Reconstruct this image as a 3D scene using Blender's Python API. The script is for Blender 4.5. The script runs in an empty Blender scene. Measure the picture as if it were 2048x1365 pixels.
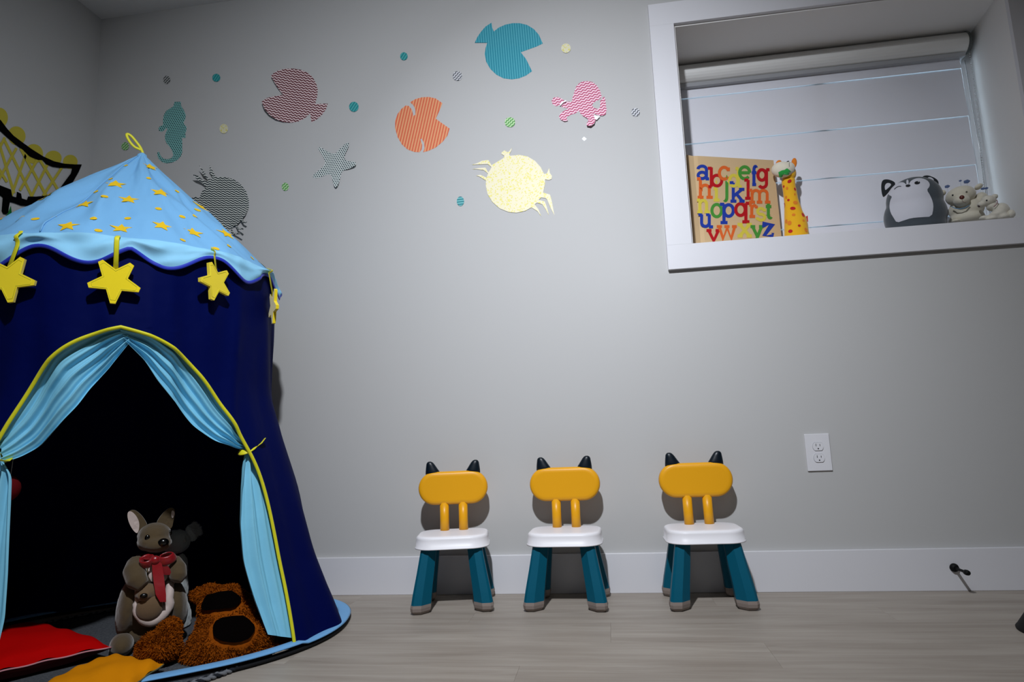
import bpy, bmesh, math, random
import numpy as np
from mathutils import Vector, Matrix, Euler, noise as mnoise
from mathutils.geometry import delaunay_2d_cdt
from mathutils.bvhtree import BVHTree

# ------------------------------------------------------------------ camera
FPX, YAW, PITCH, ROLL, CD, CH = 1300.0, 0.141, 0.1456, 0.0412, 2.3894, 0.5522
def _rot():
    cy, sy = math.cos(YAW), math.sin(YAW); cp, sp = math.cos(PITCH), math.sin(PITCH); cr, sr = math.cos(ROLL), math.sin(ROLL)
    return (np.array([[cy, -sy, 0], [sy, cy, 0], [0, 0, 1]]) @ np.array([[1, 0, 0], [0, cp, -sp], [0, sp, cp]])
            @ np.array([[cr, 0, sr], [0, 1, 0], [-sr, 0, cr]]))
RM = _rot(); CAM = np.array([0, -CD, CH])
COL = bpy.context.scene.collection
cd = bpy.data.cameras.new('camera'); cam = bpy.data.objects.new('camera', cd); COL.objects.link(cam)
cd.sensor_width = 36; cd.lens = 36 * FPX / 2048; cd.clip_start = .02
Rb = Matrix([[RM[i][0], RM[i][2], -RM[i][1]] for i in range(3)])
cam.matrix_world = Matrix.Translation(Vector(CAM)) @ Rb.to_4x4()
sc = bpy.context.scene; sc.camera = cam
sc.view_settings.view_transform = 'Standard'; sc.view_settings.look = 'None'
sc.view_settings.exposure = 0.0; sc.view_settings.gamma = 1.0; sc.view_settings.use_curve_mapping = False
sc.cycles.max_bounces = 6; sc.cycles.diffuse_bounces = 4; sc.cycles.use_denoising = True
# sky outside the window
w = bpy.data.worlds.new('world'); sc.world = w; w.use_nodes = True
w.node_tree.nodes['Background'].inputs[0].default_value = (.68, .84, 1.0, 1)
w.node_tree.nodes['Background'].inputs[1].default_value = WORLD_S = 2.6
# recessed ceiling lamp
ld = bpy.data.lights.new('ceiling_lamp_and_fill', 'AREA'); ld.shape = 'DISK'; ld.size = .085; ld.energy = 27; ld.color = (.90, .935, 1.0); ld.spread = math.radians(114)
lo = bpy.data.objects.new('ceiling_lamp_and_fill', ld); COL.objects.link(lo); lo.location = (-.18, -2.12, 2.455)
lo.rotation_euler = (Vector((-.50, -.15, .30)) - Vector(lo.location)).to_track_quat('-Z', 'Y').to_euler()

# hot spot of the same lamp: narrow light added to brighten mid wall
l3 = bpy.data.lights.new('ceiling_lamp_and_fill', 'AREA'); l3.shape = 'DISK'; l3.size = .085; l3.energy = 4.1; l3.color = (.88, .92, 1.0); l3.spread = math.radians(60)
lo3 = bpy.data.objects.new('ceiling_lamp_and_fill', l3); COL.objects.link(lo3); lo3.location = (-.18, -2.12, 2.452)
lo3.rotation_euler = (Vector((.12, 0, 1.15)) - Vector(lo3.location)).to_track_quat('-Z', 'Y').to_euler()
l2 = bpy.data.lights.new('ceiling_lamp_and_fill', 'AREA'); l2.shape = 'DISK'; l2.size = .3; l2.energy = 2.6; l2.color = (1.0, .95, .88)  # unseen fill light added behind the camera to lift the shadows
lo2 = bpy.data.objects.new('ceiling_lamp_and_fill', l2); COL.objects.link(lo2); lo2.location = (.9, -3.2, 2.45)
# ------------------------------------------------------------------ helpers
def hexc(h):
    h = h.lstrip('#'); c = [int(h[i:i + 2], 16) / 255 for i in (0, 2, 4)]
    return tuple(x / 12.92 if x <= .04045 else ((x + .055) / 1.055) ** 2.4 for x in c) + (1,)
def ray(u, v):
    return RM @ np.array([(u - 1024) / FPX, 1, -(v - 682.5) / FPX])
def at(u, v, y):
    d = ray(u, v); return tuple(CAM + d * (y - CAM[1]) / d[1])
def atx(u, v, x):
    d = ray(u, v); return tuple(CAM + d * (x - CAM[0]) / d[0])
def atz(u, v, z):
    d = ray(u, v); return tuple(CAM + d * (z - CAM[2]) / d[2])
class Frame:                      # a thing's own upright frame: px() puts a point of the photo on its plane y = yl
    def __init__(s, o, deg, ox=0, oy=0, k=1.0):
        a = math.radians(deg); s.o = np.array(o, float); s.a = a; s.z = (ox, oy, k)
        s.ex = np.array([math.cos(a), math.sin(a), 0]); s.ey = np.array([-math.sin(a), math.cos(a), 0])
    def px(s, x, y, yl=0.0):
        u, v = s.z[0] + x / s.z[2], s.z[1] + y / s.z[2]
        d = ray(u, v); t = (yl - (CAM - s.o) @ s.ey) / (d @ s.ey); h = CAM + t * d - s.o
        return (float(h @ s.ex), yl, float(h[2]))
def link(o, parent=None):
    COL.objects.link(o)
    if parent is not None: o.parent = parent
    return o
def tag(o, label=None, cat=None, group=None, kind=None):
    for k, v in (('label', label), ('category', cat), ('group', group), ('kind', kind)):
        if v: o[k] = v
    return o
def thing(name, label, cat, loc=(0, 0, 0), rz=0, group=None):
    o = bpy.data.objects.new(name, None); o.empty_display_size = .05; link(o)
    o.location = loc; o.rotation_euler = (0, 0, math.radians(rz)); return tag(o, label, cat, group)
def mesh(name, vs, fs, m, parent=None, smooth=False, loc=None, rz=0):
    me = bpy.data.meshes.new(name); me.from_pydata([tuple(map(float, v)) for v in vs], [], [tuple(int(i) for i in f) for f in fs]); me.validate()
    bm = bmesh.new(); bm.from_mesh(me); bmesh.ops.recalc_face_normals(bm, faces=bm.faces); bm.to_mesh(me); bm.free()
    if smooth: me.polygons.foreach_set('use_smooth', [True] * len(me.polygons))
    o = bpy.data.objects.new(name, me); me.materials.append(m); link(o, parent)
    if loc is not None: o.location = loc
    if rz: o.rotation_euler = (0, 0, math.radians(rz))
    return o
def bmo(name, bm, m, parent=None, smooth=False, loc=None, rz=0):
    me = bpy.data.meshes.new(name); bmesh.ops.recalc_face_normals(bm, faces=bm.faces); bm.to_mesh(me); bm.free()
    if smooth: me.polygons.foreach_set('use_smooth', [True] * len(me.polygons))
    o = bpy.data.objects.new(name, me); me.materials.append(m); link(o, parent)
    if loc is not None: o.location = loc
    if rz: o.rotation_euler = (0, 0, math.radians(rz))
    return o
def bxbm(bm, a, b, bev=0, seg=2):
    r = bmesh.ops.create_cube(bm, size=1)
    for v in r['verts']:
        v.co = Vector([a[i] + (b[i] - a[i]) * (v.co[i] + .5) for i in range(3)])
    if bev:
        es = list({e for v in r['verts'] for e in v.link_edges})
        bmesh.ops.bevel(bm, geom=es, offset=bev, segments=seg, affect='EDGES', profile=.5)
def box(name, a, b, m, parent=None, bev=0, seg=2, loc=None, rz=0):
    bm = bmesh.new(); bxbm(bm, a, b, bev, seg); return bmo(name, bm, m, parent, False, loc, rz)
def sweep(pts, rad, n=8, flat=None, up=(0, 0, 1), closed=False):
    """tube along pts; rad float or list; flat = (w, h) section instead"""
    P = [Vector(p) for p in pts]; N = len(P); vs = []; fs = []; prev = None
    for i, p in enumerate(P):
        if closed: t = (P[(i + 1) % N] - P[i - 1]).normalized()
        else: t = (P[min(i + 1, N - 1)] - P[max(i - 1, 0)]).normalized()
        if prev is None:
            a = Vector(up).cross(t)
            if a.length < 1e-4: a = Vector((1, 0, 0)).cross(t)
            a.normalize()
        else:
            a = prev - t * prev.dot(t); a.normalize()
        prev = a; b = t.cross(a); r = rad[i] if isinstance(rad, (list, tuple)) else rad
        for k in range(n):
            g = 2 * math.pi * k / n
            if flat: vs.append(p + a * math.cos(g) * flat[0] * r + b * math.sin(g) * flat[1] * r)
            else: vs.append(p + a * math.cos(g) * r + b * math.sin(g) * r)
    for i in range(N if closed else N - 1):
        j = (i + 1) % N
        for k in range(n): fs.append((i * n + k, i * n + (k + 1) % n, j * n + (k + 1) % n, j * n + k))
    if not closed:
        fs.append(tuple(range(n))[::-1]); fs.append(tuple((N - 1) * n + k for k in range(n)))
    return vs, fs
def tube(name, pts, rad, m, parent=None, n=8, flat=None, up=(0, 0, 1), closed=False):
    v, f = sweep(pts, rad, n, flat, up, closed); return mesh(name, v, f, m, parent, True)
def lathe(name, prof, m, parent=None, n=32, loc=None, axis='z', smooth=True):
    vs = []; fs = []
    for r, z in prof:
        for k in range(n):
            g = 2 * math.pi * k / n; x, y = r * math.cos(g), r * math.sin(g)
            vs.append((x, y, z) if axis == 'z' else (x, -z, y))
    for i in range(len(prof) - 1):
        for k in range(n): fs.append((i * n + k, i * n + (k + 1) % n, (i + 1) * n + (k + 1) % n, (i + 1) * n + k))
    fs.append(tuple(range(n))[::-1]); fs.append(tuple((len(prof) - 1) * n + k for k in range(n)))
    o = mesh(name, vs, fs, m, parent, False, loc)
    if smooth:
        o.data.polygons.foreach_set('use_smooth', [len(p.vertices) == 4 for p in o.data.polygons])
    return o
def ell(bm, c, r, rot=(0, 0, 0), n=16):
    q = bmesh.ops.create_uvsphere(bm, u_segments=n * 2, v_segments=n, radius=1)
    M = Matrix.Translation(Vector(c)) @ Euler([math.radians(a) for a in rot]).to_matrix().to_4x4() @ Matrix.Diagonal(Vector(r if hasattr(r, '__len__') else (r, r, r))).to_4x4()
    for v in q['verts']: v.co = M @ v.co
def ball(name, c, r, m, parent=None, rot=(0, 0, 0), n=10):
    bm = bmesh.new(); ell(bm, c, r, rot, n); return bmo(name, bm, m, parent, True)
def baked(o):
    dg = bpy.context.evaluated_depsgraph_get(); dg.update()
    me = bpy.data.meshes.new_from_object(o.evaluated_get(dg)); old = o.data; o.modifiers.clear(); me.name = o.name; o.data = me
    me.polygons.foreach_set('use_smooth', [True] * len(me.polygons)); return o
def soft(name, parts, m, parent=None, vox=.004, sm=6, seed=None, amp=0, floor=None, tubes=()):
    """one continuous stuffed body out of overlapping ellipsoids"""
    bm = bmesh.new()
    for p in parts: ell(bm, *p)
    for pts, rad in tubes:
        v, f = sweep(pts, rad, 12); vv = [bm.verts.new(x) for x in v]
        for q in f: bm.faces.new([vv[i] for i in q])
    o = bmo(name, bm, m, parent, True)
    r = o.modifiers.new('r', 'REMESH'); r.mode = 'VOXEL'; r.voxel_size = vox
    s = o.modifiers.new('s', 'SMOOTH'); s.iterations = sm; s.factor = .6
    baked(o)
    if amp:
        from mathutils import noise
        for v, nrm in zip(o.data.vertices, [v.normal.copy() for v in o.data.vertices]):
            v.co += nrm * amp * noise.noise(v.co * seed)
    if floor is not None:
        for v in o.data.vertices: v.co.z = max(v.co.z, floor)
    return o
def smoothpoly(pts, it=2):
    for _ in range(it):
        q = []
        for i in range(len(pts)):
            a, b = np.array(pts[i]), np.array(pts[(i + 1) % len(pts)]); q += [tuple(a * .75 + b * .25), tuple(a * .25 + b * .75)]
        pts = q
    return pts
def fill(out, step):
    """triangulate a 2D outline with inner points every step"""
    P = []
    n = len(out)
    for i in range(n):
        a, b = np.array(out[i][:2], float), np.array(out[(i + 1) % n][:2], float); k = max(1, int(np.hypot(*(b - a)) / step))
        P += [tuple(a + (b - a) * j / k) for j in range(k)]
    nb = len(P); poly = P[:]
    xs = [p[0] for p in P]; ys = [p[1] for p in P]; ins = []
    ar = np.array(poly); br = np.roll(ar, -1, 0)
    def inside(x, y):
        c = ((ar[:, 1] > y) != (br[:, 1] > y)); 
        with np.errstate(divide='ignore', invalid='ignore'):
            xi = ar[:, 0] + (y - ar[:, 1]) * (br[:, 0] - ar[:, 0]) / (br[:, 1] - ar[:, 1])
        return (c & (x < xi)).sum() % 2 == 1
    def near(x, y): return (np.hypot(ar[:, 0] - x, ar[:, 1] - y)).min() < step * .6
    y = min(ys) + step * .5; row = 0
    while y < max(ys):
        x = min(xs) + (.5 if row % 2 else 0) * step
        while x < max(xs):
            if inside(x, y) and not near(x, y): ins.append((x, y))
            x += step
        y += step * .87; row += 1
    r = delaunay_2d_cdt([Vector(p) for p in P + ins], [(i, (i + 1) % nb) for i in range(nb)], [list(range(nb))], 1, 1e-7)
    return [tuple(v) for v in r[0]], [tuple(f) for f in r[2]]
def sheet(name, out, step, fn, m, parent=None, th=.0005, loc=None, nrm=(0, 1, 0), smooth=True):
    """thin cut sheet: outline filled, each 2D point through fn -> 3D, thickened along nrm"""
    v2, f = fill(out, step); v = [fn(*p) for p in v2]; n = len(v); N = np.array(nrm) * th
    ed = {}
    for q in f:
        for i in range(len(q)): e = (q[i], q[(i + 1) % len(q)]); ed[e] = 1
    bd = [e for e in ed if (e[1], e[0]) not in ed]
    vs = v + [tuple(np.array(p) + N) for p in v]
    fs = f + [tuple(i + n for i in q[::-1]) for q in f] + [(a, b, b + n, a + n) for a, b in bd]
    return mesh(name, vs, fs, m, parent, False, loc)
def bvh(o):
    return BVHTree.FromPolygons([v.co.copy() for v in o.data.vertices], [tuple(p.vertices) for p in o.data.polygons])
def patch(name, out, body, m, parent, off=.0012, step=.006, y0=-1.0, d=(0, 1, 0)):
    """a sewn-on patch that follows the body: outline in local x,z projected along +y"""
    T = bvh(body); v2, f = fill(out, step); vs = []; last = 0
    hits = []
    for x, z in v2:
        h = T.ray_cast(Vector((x, 0, z)) + Vector(d) * y0, Vector(d)); hits.append(h)
    ok = [h[0] for h in hits if h[0] is not None]
    for (x, z), h in zip(v2, hits):
        if h[0] is None:
            h0 = T.find_nearest(Vector((x, ok[0].y if ok else 0, z))); vs.append(h0[0] + h0[1] * off)
        else: vs.append(h[0] + (h[1] if h[1].dot(Vector(d)) < 0 else -h[1]) * off)
    n = len(vs); o = mesh(name, vs, f, m, parent, True); return o
def smline(pts, it=2):
    for _ in range(it):
        q = [pts[0]]
        for a, b in zip(pts, pts[1:]): a, b = np.array(a, float), np.array(b, float); q += [tuple(a * .75 + b * .25), tuple(a * .25 + b * .75)]
        pts = q + [pts[-1]]
    return pts
def circ(cx, cy, rx, ry=None, n=32, rot=0, a0=0, a1=360):
    ry = ry or rx; r = math.radians(rot); o = []
    for i in range(n):
        g = math.radians(a0 + (a1 - a0) * i / n); x, y = rx * math.cos(g), ry * math.sin(g)
        o.append((cx + x * math.cos(r) - y * math.sin(r), cy + x * math.sin(r) + y * math.cos(r)))
    return o

# ------------------------------------------------------------------ materials
class NT:
    def __init__(s, name):
        s.m = bpy.data.materials.new(name); s.m.use_nodes = True; s.t = s.m.node_tree; s.b = s.t.nodes['Principled BSDF']
    def n(s, typ, ins=None, out=0, **kw):
        x = s.t.nodes.new(typ)
        for k, v in kw.items(): setattr(x, k, v)
        for k, v in (ins or {}).items(): s.set(x, k, v)
        return x.outputs[out]
    def set(s, x, k, v):
        if isinstance(v, bpy.types.NodeSocket): s.t.links.new(v, x.inputs[k])
        else: x.inputs[k].default_value = v
    def M(s, op, a, b=0.0, c=0.0): return s.n('ShaderNodeMath', {0: a, 1: b, 2: c}, operation=op)
    def V(s, op, a, b=(0, 0, 0), out=0): return s.n('ShaderNodeVectorMath', {0: a, 1: b}, out, operation=op)
    def obj(s): return s.n('ShaderNodeTexCoord', out=3)
    def mix(s, f, a, b): return s.n('ShaderNodeMix', {0: f, 6: a, 7: b}, 2, data_type='RGBA')
    def noise(s, vec, scale, det=3, rough=.5): return s.n('ShaderNodeTexNoise', {'Vector': vec, 'Scale': scale, 'Detail': det, 'Roughness': rough})
    def bump(s, h, st=.2, dist=.002): s.set(s.b, 'Normal', s.n('ShaderNodeBump', {'Height': h, 'Strength': st, 'Distance': dist}))
def mat(name, col, rough=.6, spec=.3, ns=0, na=.08, bs=0, bst=.2, bd=.001, sheen=0, metal=0, var=None):
    k = NT(name); c = hexc(col) if isinstance(col, str) else tuple(col) + (1,); o = k.obj()
    if ns:
        f = k.noise(o, ns); c2 = var and hexc(var) or tuple(x * (1 - na) for x in c[:3]) + (1,)
        c1 = c if var else tuple(min(1, x * (1 + na)) for x in c[:3]) + (1,)
        k.set(k.b, 'Base Color', k.mix(f, c1, c2))
    else: k.set(k.b, 'Base Color', c)
    k.set(k.b, 'Roughness', rough); k.set(k.b, 'Specular IOR Level', spec); k.set(k.b, 'Metallic', metal)
    if sheen: k.set(k.b, 'Sheen Weight', sheen); k.set(k.b, 'Sheen Roughness', .5)
    if bs: k.bump(k.noise(o, bs, 4), bst, bd)
    return k.m
def uvrot(k, deg):
    s = k.n('ShaderNodeSeparateXYZ', {0: k.obj()}); 
    x = k.t.nodes[-1].outputs[0]; z = k.t.nodes[-1].outputs[2]; a = math.radians(deg)
    u = k.M('ADD', k.M('MULTIPLY', x, math.cos(a)), k.M('MULTIPLY', z, math.sin(a)))
    v = k.M('ADD', k.M('MULTIPLY', x, -math.sin(a)), k.M('MULTIPLY', z, math.cos(a)))
    return u, v
def m_chevron(name, c1, c2, deg, per, wl, amp, duty=.5):
    k = NT(name); u, v = uvrot(k, deg)
    tri = k.M('PINGPONG', k.M('ADD', u, 10.0), wl / 2)
    w_ = k.M('ADD', k.M('ADD', v, k.M('MULTIPLY', tri, amp / (wl / 2))), 10.0)
    f = k.M('GREATER_THAN', k.M('FRACT', k.M('DIVIDE', w_, per)), duty)
    k.set(k.b, 'Base Color', k.mix(f, hexc(c1), hexc(c2))); k.set(k.b, 'Roughness', .6); k.set(k.b, 'Specular IOR Level', .25); return k.m
def m_stripe(name, c1, c2, deg, per, duty=.5, soft_=.25, c3=None):
    k = NT(name); u, v = uvrot(k, deg)
    s = k.M('ADD', k.M('MULTIPLY', k.M('SINE', k.M('MULTIPLY', v, 2 * math.pi / per)), 1 / soft_ / 2), .5)
    s = k.M('MINIMUM', k.M('MAXIMUM', s, 0.0), 1.0)
    s2 = k.noise(k.obj(), 90, 3); s = k.M('ADD', k.M('MULTIPLY', s, .85), k.M('MULTIPLY', s2, .18))
    k.set(k.b, 'Base Color', k.mix(s, hexc(c1), hexc(c2))); k.set(k.b, 'Roughness', .6); k.set(k.b, 'Specular IOR Level', .25); return k.m
def m_dots(name, bg, dot, a, r, deg=0):
    k = NT(name); u, v = uvrot(k, deg); h = a * math.sqrt(3); ds = []
    for off in (0, .5):
        fx = k.M('MULTIPLY', k.M('SUBTRACT', k.M('FRACT', k.M('ADD', k.M('DIVIDE', u, a), 50 + off)), .5), a)
        fy = k.M('MULTIPLY', k.M('SUBTRACT', k.M('FRACT', k.M('ADD', k.M('DIVIDE', v, h), 50 + off)), .5), h)
        ds.append(k.M('ADD', k.M('MULTIPLY', fx, fx), k.M('MULTIPLY', fy, fy)))
    f = k.M('LESS_THAN', k.M('MINIMUM', *ds), r * r)
    k.set(k.b, 'Base Color', k.mix(f, hexc(bg), hexc(dot))); k.set(k.b, 'Roughness', .6); k.set(k.b, 'Specular IOR Level', .25); return k.m
def m_floral(name, bg, fg, scale=60):
    k = NT(name); o = k.obj(); d = k.noise(o, 120, 2); v = k.n('ShaderNodeTexVoronoi', {'Vector': k.V('ADD', o, k.V('MULTIPLY', k.n('ShaderNodeTexNoise', {'Vector': o, 'Scale': 70.0}, 1), (.02, .02, .02))), 'Scale': float(scale * 2)}, 0)
    f = k.M('GREATER_THAN', k.M('ADD', v, k.M('MULTIPLY', d, .5)), .62)
    f = k.M('MULTIPLY', f, .8); k.set(k.b, 'Base Color', k.mix(f, hexc(fg), hexc(bg))); k.set(k.b, 'Roughness', .6); return k.m
def m_fabric(name, col, rough=.7, sheen=.1, wr=6, wa=.3, wd=.012, fine=900, spec=.3):
    k = NT(name); o = k.obj(); c = hexc(col)
    n1 = k.n('ShaderNodeTexNoise', {'Vector': o, 'Scale': float(wr), 'Detail': 3.0, 'Distortion': .2}); n2 = k.noise(o, fine, 1)
    k.set(k.b, 'Base Color', c); k.set(k.b, 'Roughness', rough); k.set(k.b, 'Sheen Weight', sheen); k.set(k.b, 'Specular IOR Level', spec)
    b1 = k.n('ShaderNodeBump', {'Height': n1, 'Strength': wa, 'Distance': wd}); b2 = k.n('ShaderNodeBump', {'Height': n2, 'Strength': .15, 'Distance': .0005, 'Normal': b1})
    k.set(k.b, 'Normal', b2); return k.m
def m_floor():
    k = NT('pale_oak_laminate'); o = k.obj(); r = k.n('ShaderNodeObjectInfo', out=5)
    sh = k.n('ShaderNodeCombineXYZ', {0: k.M('MULTIPLY', r, 37.0), 1: k.M('MULTIPLY', r, 91.0), 2: 0.0})
    p = k.V('ADD', o, sh); g = k.V('MULTIPLY', p, (1.3, 17.0, 1)); g2 = k.V('MULTIPLY', p, (3.0, 70.0, 1)); g3 = k.V('MULTIPLY', p, (.9, 5.0, 1))
    a = k.n('ShaderNodeTexNoise', {'Vector': g, 'Scale': 1.6, 'Detail': 6.0, 'Roughness': .6, 'Distortion': .8}); b = k.noise(g2, 1.4, 4, .6); c = k.noise(g3, 2.0, 2)
    f = k.M('ADD', k.M('MULTIPLY', a, .6), k.M('ADD', k.M('MULTIPLY', b, .25), k.M('MULTIPLY', c, .35)))
    f = k.n('ShaderNodeMapRange', {0: f, 1: .42, 2: .8, 3: 0.0, 4: 1.0})
    col = k.mix(f, hexc(FLOOR_A), hexc(FLOOR_B))
    kn = k.n('ShaderNodeTexVoronoi', {'Vector': k.V('MULTIPLY', p, (1.0, 3.2, 1)), 'Scale': 1.35}, 0)
    kf = k.n('ShaderNodeMapRange', {0: kn, 1: .012, 2: .06, 3: .55, 4: 0.0}); col = k.mix(kf, col, hexc('5f5349'))
    k.set(k.b, 'Base Color', col); k.set(k.b, 'Roughness', .5); k.set(k.b, 'Specular IOR Level', .3); k.bump(b, .08, .001); return k.m
FLOOR_A, FLOOR_B = 'a8a096', '887e74'
WALL = mat('grey_wall_paint', (.47, .47, .465), .75, .2, bs=260, bst=.06, bd=.0006)
CEIL = mat('ceiling_paint', (.74, .73, .72), .85, .1)
WHITE = mat('white_trim_paint', (.65, .65, .68), .42, .35)
REV = mat('reveal_paint', (.80, .79, .77), .7, .2)
# ------------------------------------------------------------------ room
XL, XR, YB, ZC = -2.14, 2.5, -3.7, 2.4796
WX0, WX1, WZ0, WZ1, WD = .348, 1.512, 1.216, 2.0925, .37
def struct(o): o['kind'] = 'structure'; return o
bm = bmesh.new()
for a, b in (((XL - .1, 0, 0), (WX0 - .05, .12, ZC)), ((WX1 + .05, 0, 0), (XR + .1, .12, ZC)), ((WX0 - .05, 0, 0), (WX1 + .05, .12, WZ0 - .021)), ((WX0 - .05, 0, WZ1 + .031), (WX1 + .05, .12, ZC))): bxbm(bm, a, b)
struct(bmo('wall_back', bm, WALL))
struct(box('wall_left', (XL - .1, YB, 0), (XL, 0, ZC), WALL))
struct(box('wall_right', (XR, YB, 0), (XR + .1, 0, ZC), WALL))
struct(box('wall_front', (XL - .1, YB - .1, 0), (XR + .1, YB, ZC), WALL))
struct(box('ceiling', (XL - .1, YB - .1, ZC), (XR + .1, .5, ZC + .1), CEIL))
struct(box('baseboard_back', (XL, -.014, 0), (XR, 0, .133), WHITE, bev=.0015))
struct(box('baseboard_left', (XL, YB, 0), (XL + .014, -.014, .133), WHITE, bev=.0015))
struct(box('baseboard_right', (XR - .014, YB, 0), (XR, -.014, .133), WHITE, bev=.0015))
FL = m_floor()
fl = struct(box('floor', (XL - .1, YB - .1, -.05), (XR + .1, .12, -.008), mat('floor_underlay', '7d7268', .9)))
PW, PL, gap = .183, 1.22, .0001
pm = {}
row = 0; y = 0.0
random.seed(4)
offs = [.0, .62, .27, .95, .45, .81, .12]
while y > YB:
    x = XL - offs[row % 7] * PL
    while x < XR:
        x0, x1 = max(x, XL), min(x + PL, XR); y1 = max(y - PW, YB)
        if x1 - x0 > .02:
            key = (round(x1 - x0, 3), round(y - y1, 3))
            if key not in pm:
                o = box('plank', (gap, -(key[1]) + gap, -.008), (key[0] - gap, -gap, 0), FL, fl, bev=.0003, seg=1); pm[key] = o.data
            else:
                o = bpy.data.objects.new('plank', pm[key]); link(o, fl)
            o.location = (x0, y, 0)
        x += PL
    y -= PW; row += 1
# ------------------------------------------------------------------ window
cs = .018; CW = .0909
wn = thing('window_1', None, None, (0, 0, 0)); wn['kind'] = 'structure'
ix0, ix1, iz0, iz1 = .3417, 1.5064, 1.2222, 2.0985
box('casing', (ix0 - CW, -cs, iz0), (ix0, 0, iz1), WHITE, wn, .0005)
box('casing', (ix1, -cs, iz0), (ix1 + CW, 0, iz1), WHITE, wn, .0005)
box('casing', (ix0 - CW, -cs, iz1), (ix1 + CW, 0, iz1 + CW), WHITE, wn, .0005)
box('casing', (ix0 - CW, -cs, iz0 - CW), (ix1 + CW, 0, iz0), WHITE, wn, .0005)
spl = .045
mesh('jamb', [(WX1, 0, WZ0), (WX1 + spl, WD, WZ0), (WX1 + spl, WD, WZ1), (WX1, 0, WZ1), (WX1 + .05, 0, WZ0), (WX1 + spl + .05, WD, WZ0), (WX1 + spl + .05, WD, WZ1), (WX1 + .05, 0, WZ1)],
     [(0, 1, 2, 3), (4, 5, 6, 7), (0, 1, 5, 4), (1, 2, 6, 5), (2, 3, 7, 6), (3, 0, 4, 7)], REV, wn)
box('jamb', (WX0 - .05, .001, WZ0), (WX0, WD, WZ1), REV, wn)
box('reveal_ceiling', (WX0 - .05, -.001, WZ1), (WX1 + .1, WD + .05, WZ1 + .03), REV, wn)
box('sill', (WX0 - .05, -.001, WZ0 - .02), (WX1 + .1, WD + .05, WZ0), WHITE, wn)
VINYL = mat('white_vinyl', (.75, .76, .78), .35, .4)
fy0, fy1 = WD - .045, WD + .01
fr = bmesh.new(); fw = .05
X0, X1 = WX0 - .01, WX1 + .05
for a, b in (((X0, fy0, WZ0), (X0 + fw, fy1, WZ1)), ((X1 - fw, fy0, WZ0), (X1, fy1, WZ1)), ((X0 + fw, fy0, WZ0), (X1 - fw, fy1, WZ0 + fw)), ((X0 + fw, fy0, WZ1 - fw), (X1 - fw, fy1, WZ1)), (((X0 + X1) / 2 - .025, fy0, WZ0 + fw), ((X0 + X1) / 2 + .025, fy1, WZ1 - fw))): bxbm(fr, a, b)
bmo('window_frame', fr, VINYL, wn)
k = NT('window_glass'); k.set(k.b, 'Transmission Weight', 1.0); k.set(k.b, 'Roughness', 0.0); k.set(k.b, 'IOR', 1.02); GLASS = k.m
box('pane', (X0 + fw, WD - .02, WZ0 + fw), ((X0 + X1) / 2 - .025, WD - .016, WZ1 - fw), GLASS, wn)
box('pane', ((X0 + X1) / 2 + .025, WD - .02, WZ0 + fw), (X1 - fw, WD - .016, WZ1 - fw), GLASS, wn)
# ------------------------------------------------------------------ roller blind
def m_blind(name, col, tr):
    k = NT(name); c = hexc(col); k.set(k.b, 'Base Color', c); k.set(k.b, 'Roughness', .8); k.set(k.b, 'Specular IOR Level', .1)
    t = k.n('ShaderNodeBsdfTranslucent', {0: c}); s = k.n('ShaderNodeMixShader', {0: tr, 1: k.b.outputs[0], 2: t})
    k.t.links.new(s, k.t.nodes['Material Output'].inputs[0]); return k.m
BL = m_blind('blind_fabric', 'f2f2f8', .2); SH = m_blind('blind_sheer', 'eef3f6', .66)
bl = thing('roller_blind', 'white striped roller blind pulled down over the recessed window', 'blind', (0, .30, WZ0))
bx0, bx1, by = .352, 1.497, 0.0
CAS = mat('blind_cassette_plastic', (.78, .78, .76), .45, .3)
# cassette: rounded section running along x
pr = [(-.040 + .0, 2.092)]
sec = []
for i in range(13):
    g = math.radians(90 + 180 * i / 12); sec.append((-.012 + .045 * math.cos(g), 2.0475 + .0435 * math.sin(g)))
sec += [(.03, 2.004), (.03, 2.091)]
def extr(name, sec, x0, x1, m, parent, yo, zo):
    n = len(sec); vs = [(x0, y_ - yo, z_ - zo) for y_, z_ in sec] + [(x1, y_ - yo, z_ - zo) for y_, z_ in sec]
    fs = [tuple(range(n)), tuple(range(n, 2 * n))] + [(i, (i + 1) % n, (i + 1) % n + n, i + n) for i in range(n)]
    return mesh(name, vs, fs, m, parent)
extr('cassette', sec, bx0, 1.512, CAS, bl, 0, WZ0)
sec2 = [((a - 0) * 1.03, 2.0475 + (b - 2.0475) * 1.03) for a, b in sec]; sec2 = [(a, min(b, 2.0922)) for a, b in sec2]
extr('end_cap', sec2, 1.512, 1.522, mat('dark_seam_plastic', '5a5f5e', .5), bl, 0, WZ0)
extr('bottom_lip', [(-.022, 1.992), (-.030, 2.004), (.02, 2.004), (.02, 1.992)], bx0, 1.508, mat('blind_lip', (.42, .43, .45), .5), bl, 0, WZ0)
cut = [1.992, 1.950, 1.745, 1.540, 1.340, 1.235]
for i in range(5):
    top = cut[i] - (.004 if i else 0); bot = cut[i + 1]
    # each band bows slightly towards the room at its lower edge
    vs = []; fs = []; nseg = 6
    for j in range(nseg + 1):
        f = j / nseg; z = top + (bot - top) * f - WZ0; yy = by - .0045 * f ** 2.2
        vs += [(bx0, yy, z), (bx1, yy, z), (bx0, yy + .0006, z), (bx1, yy + .0006, z)]
    for j in range(nseg):
        a = 4 * j; b = a + 4; fs += [(a, a + 1, b + 1, b), (a + 2, b + 2, b + 3, a + 3)]
    mesh('fabric_band', vs, fs, BL, bl, True)
    if i: box('sheer_strip', (bx0, by, top - WZ0 - .0), (bx1, by + .0005, cut[i] - WZ0), SH, bl)
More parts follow.
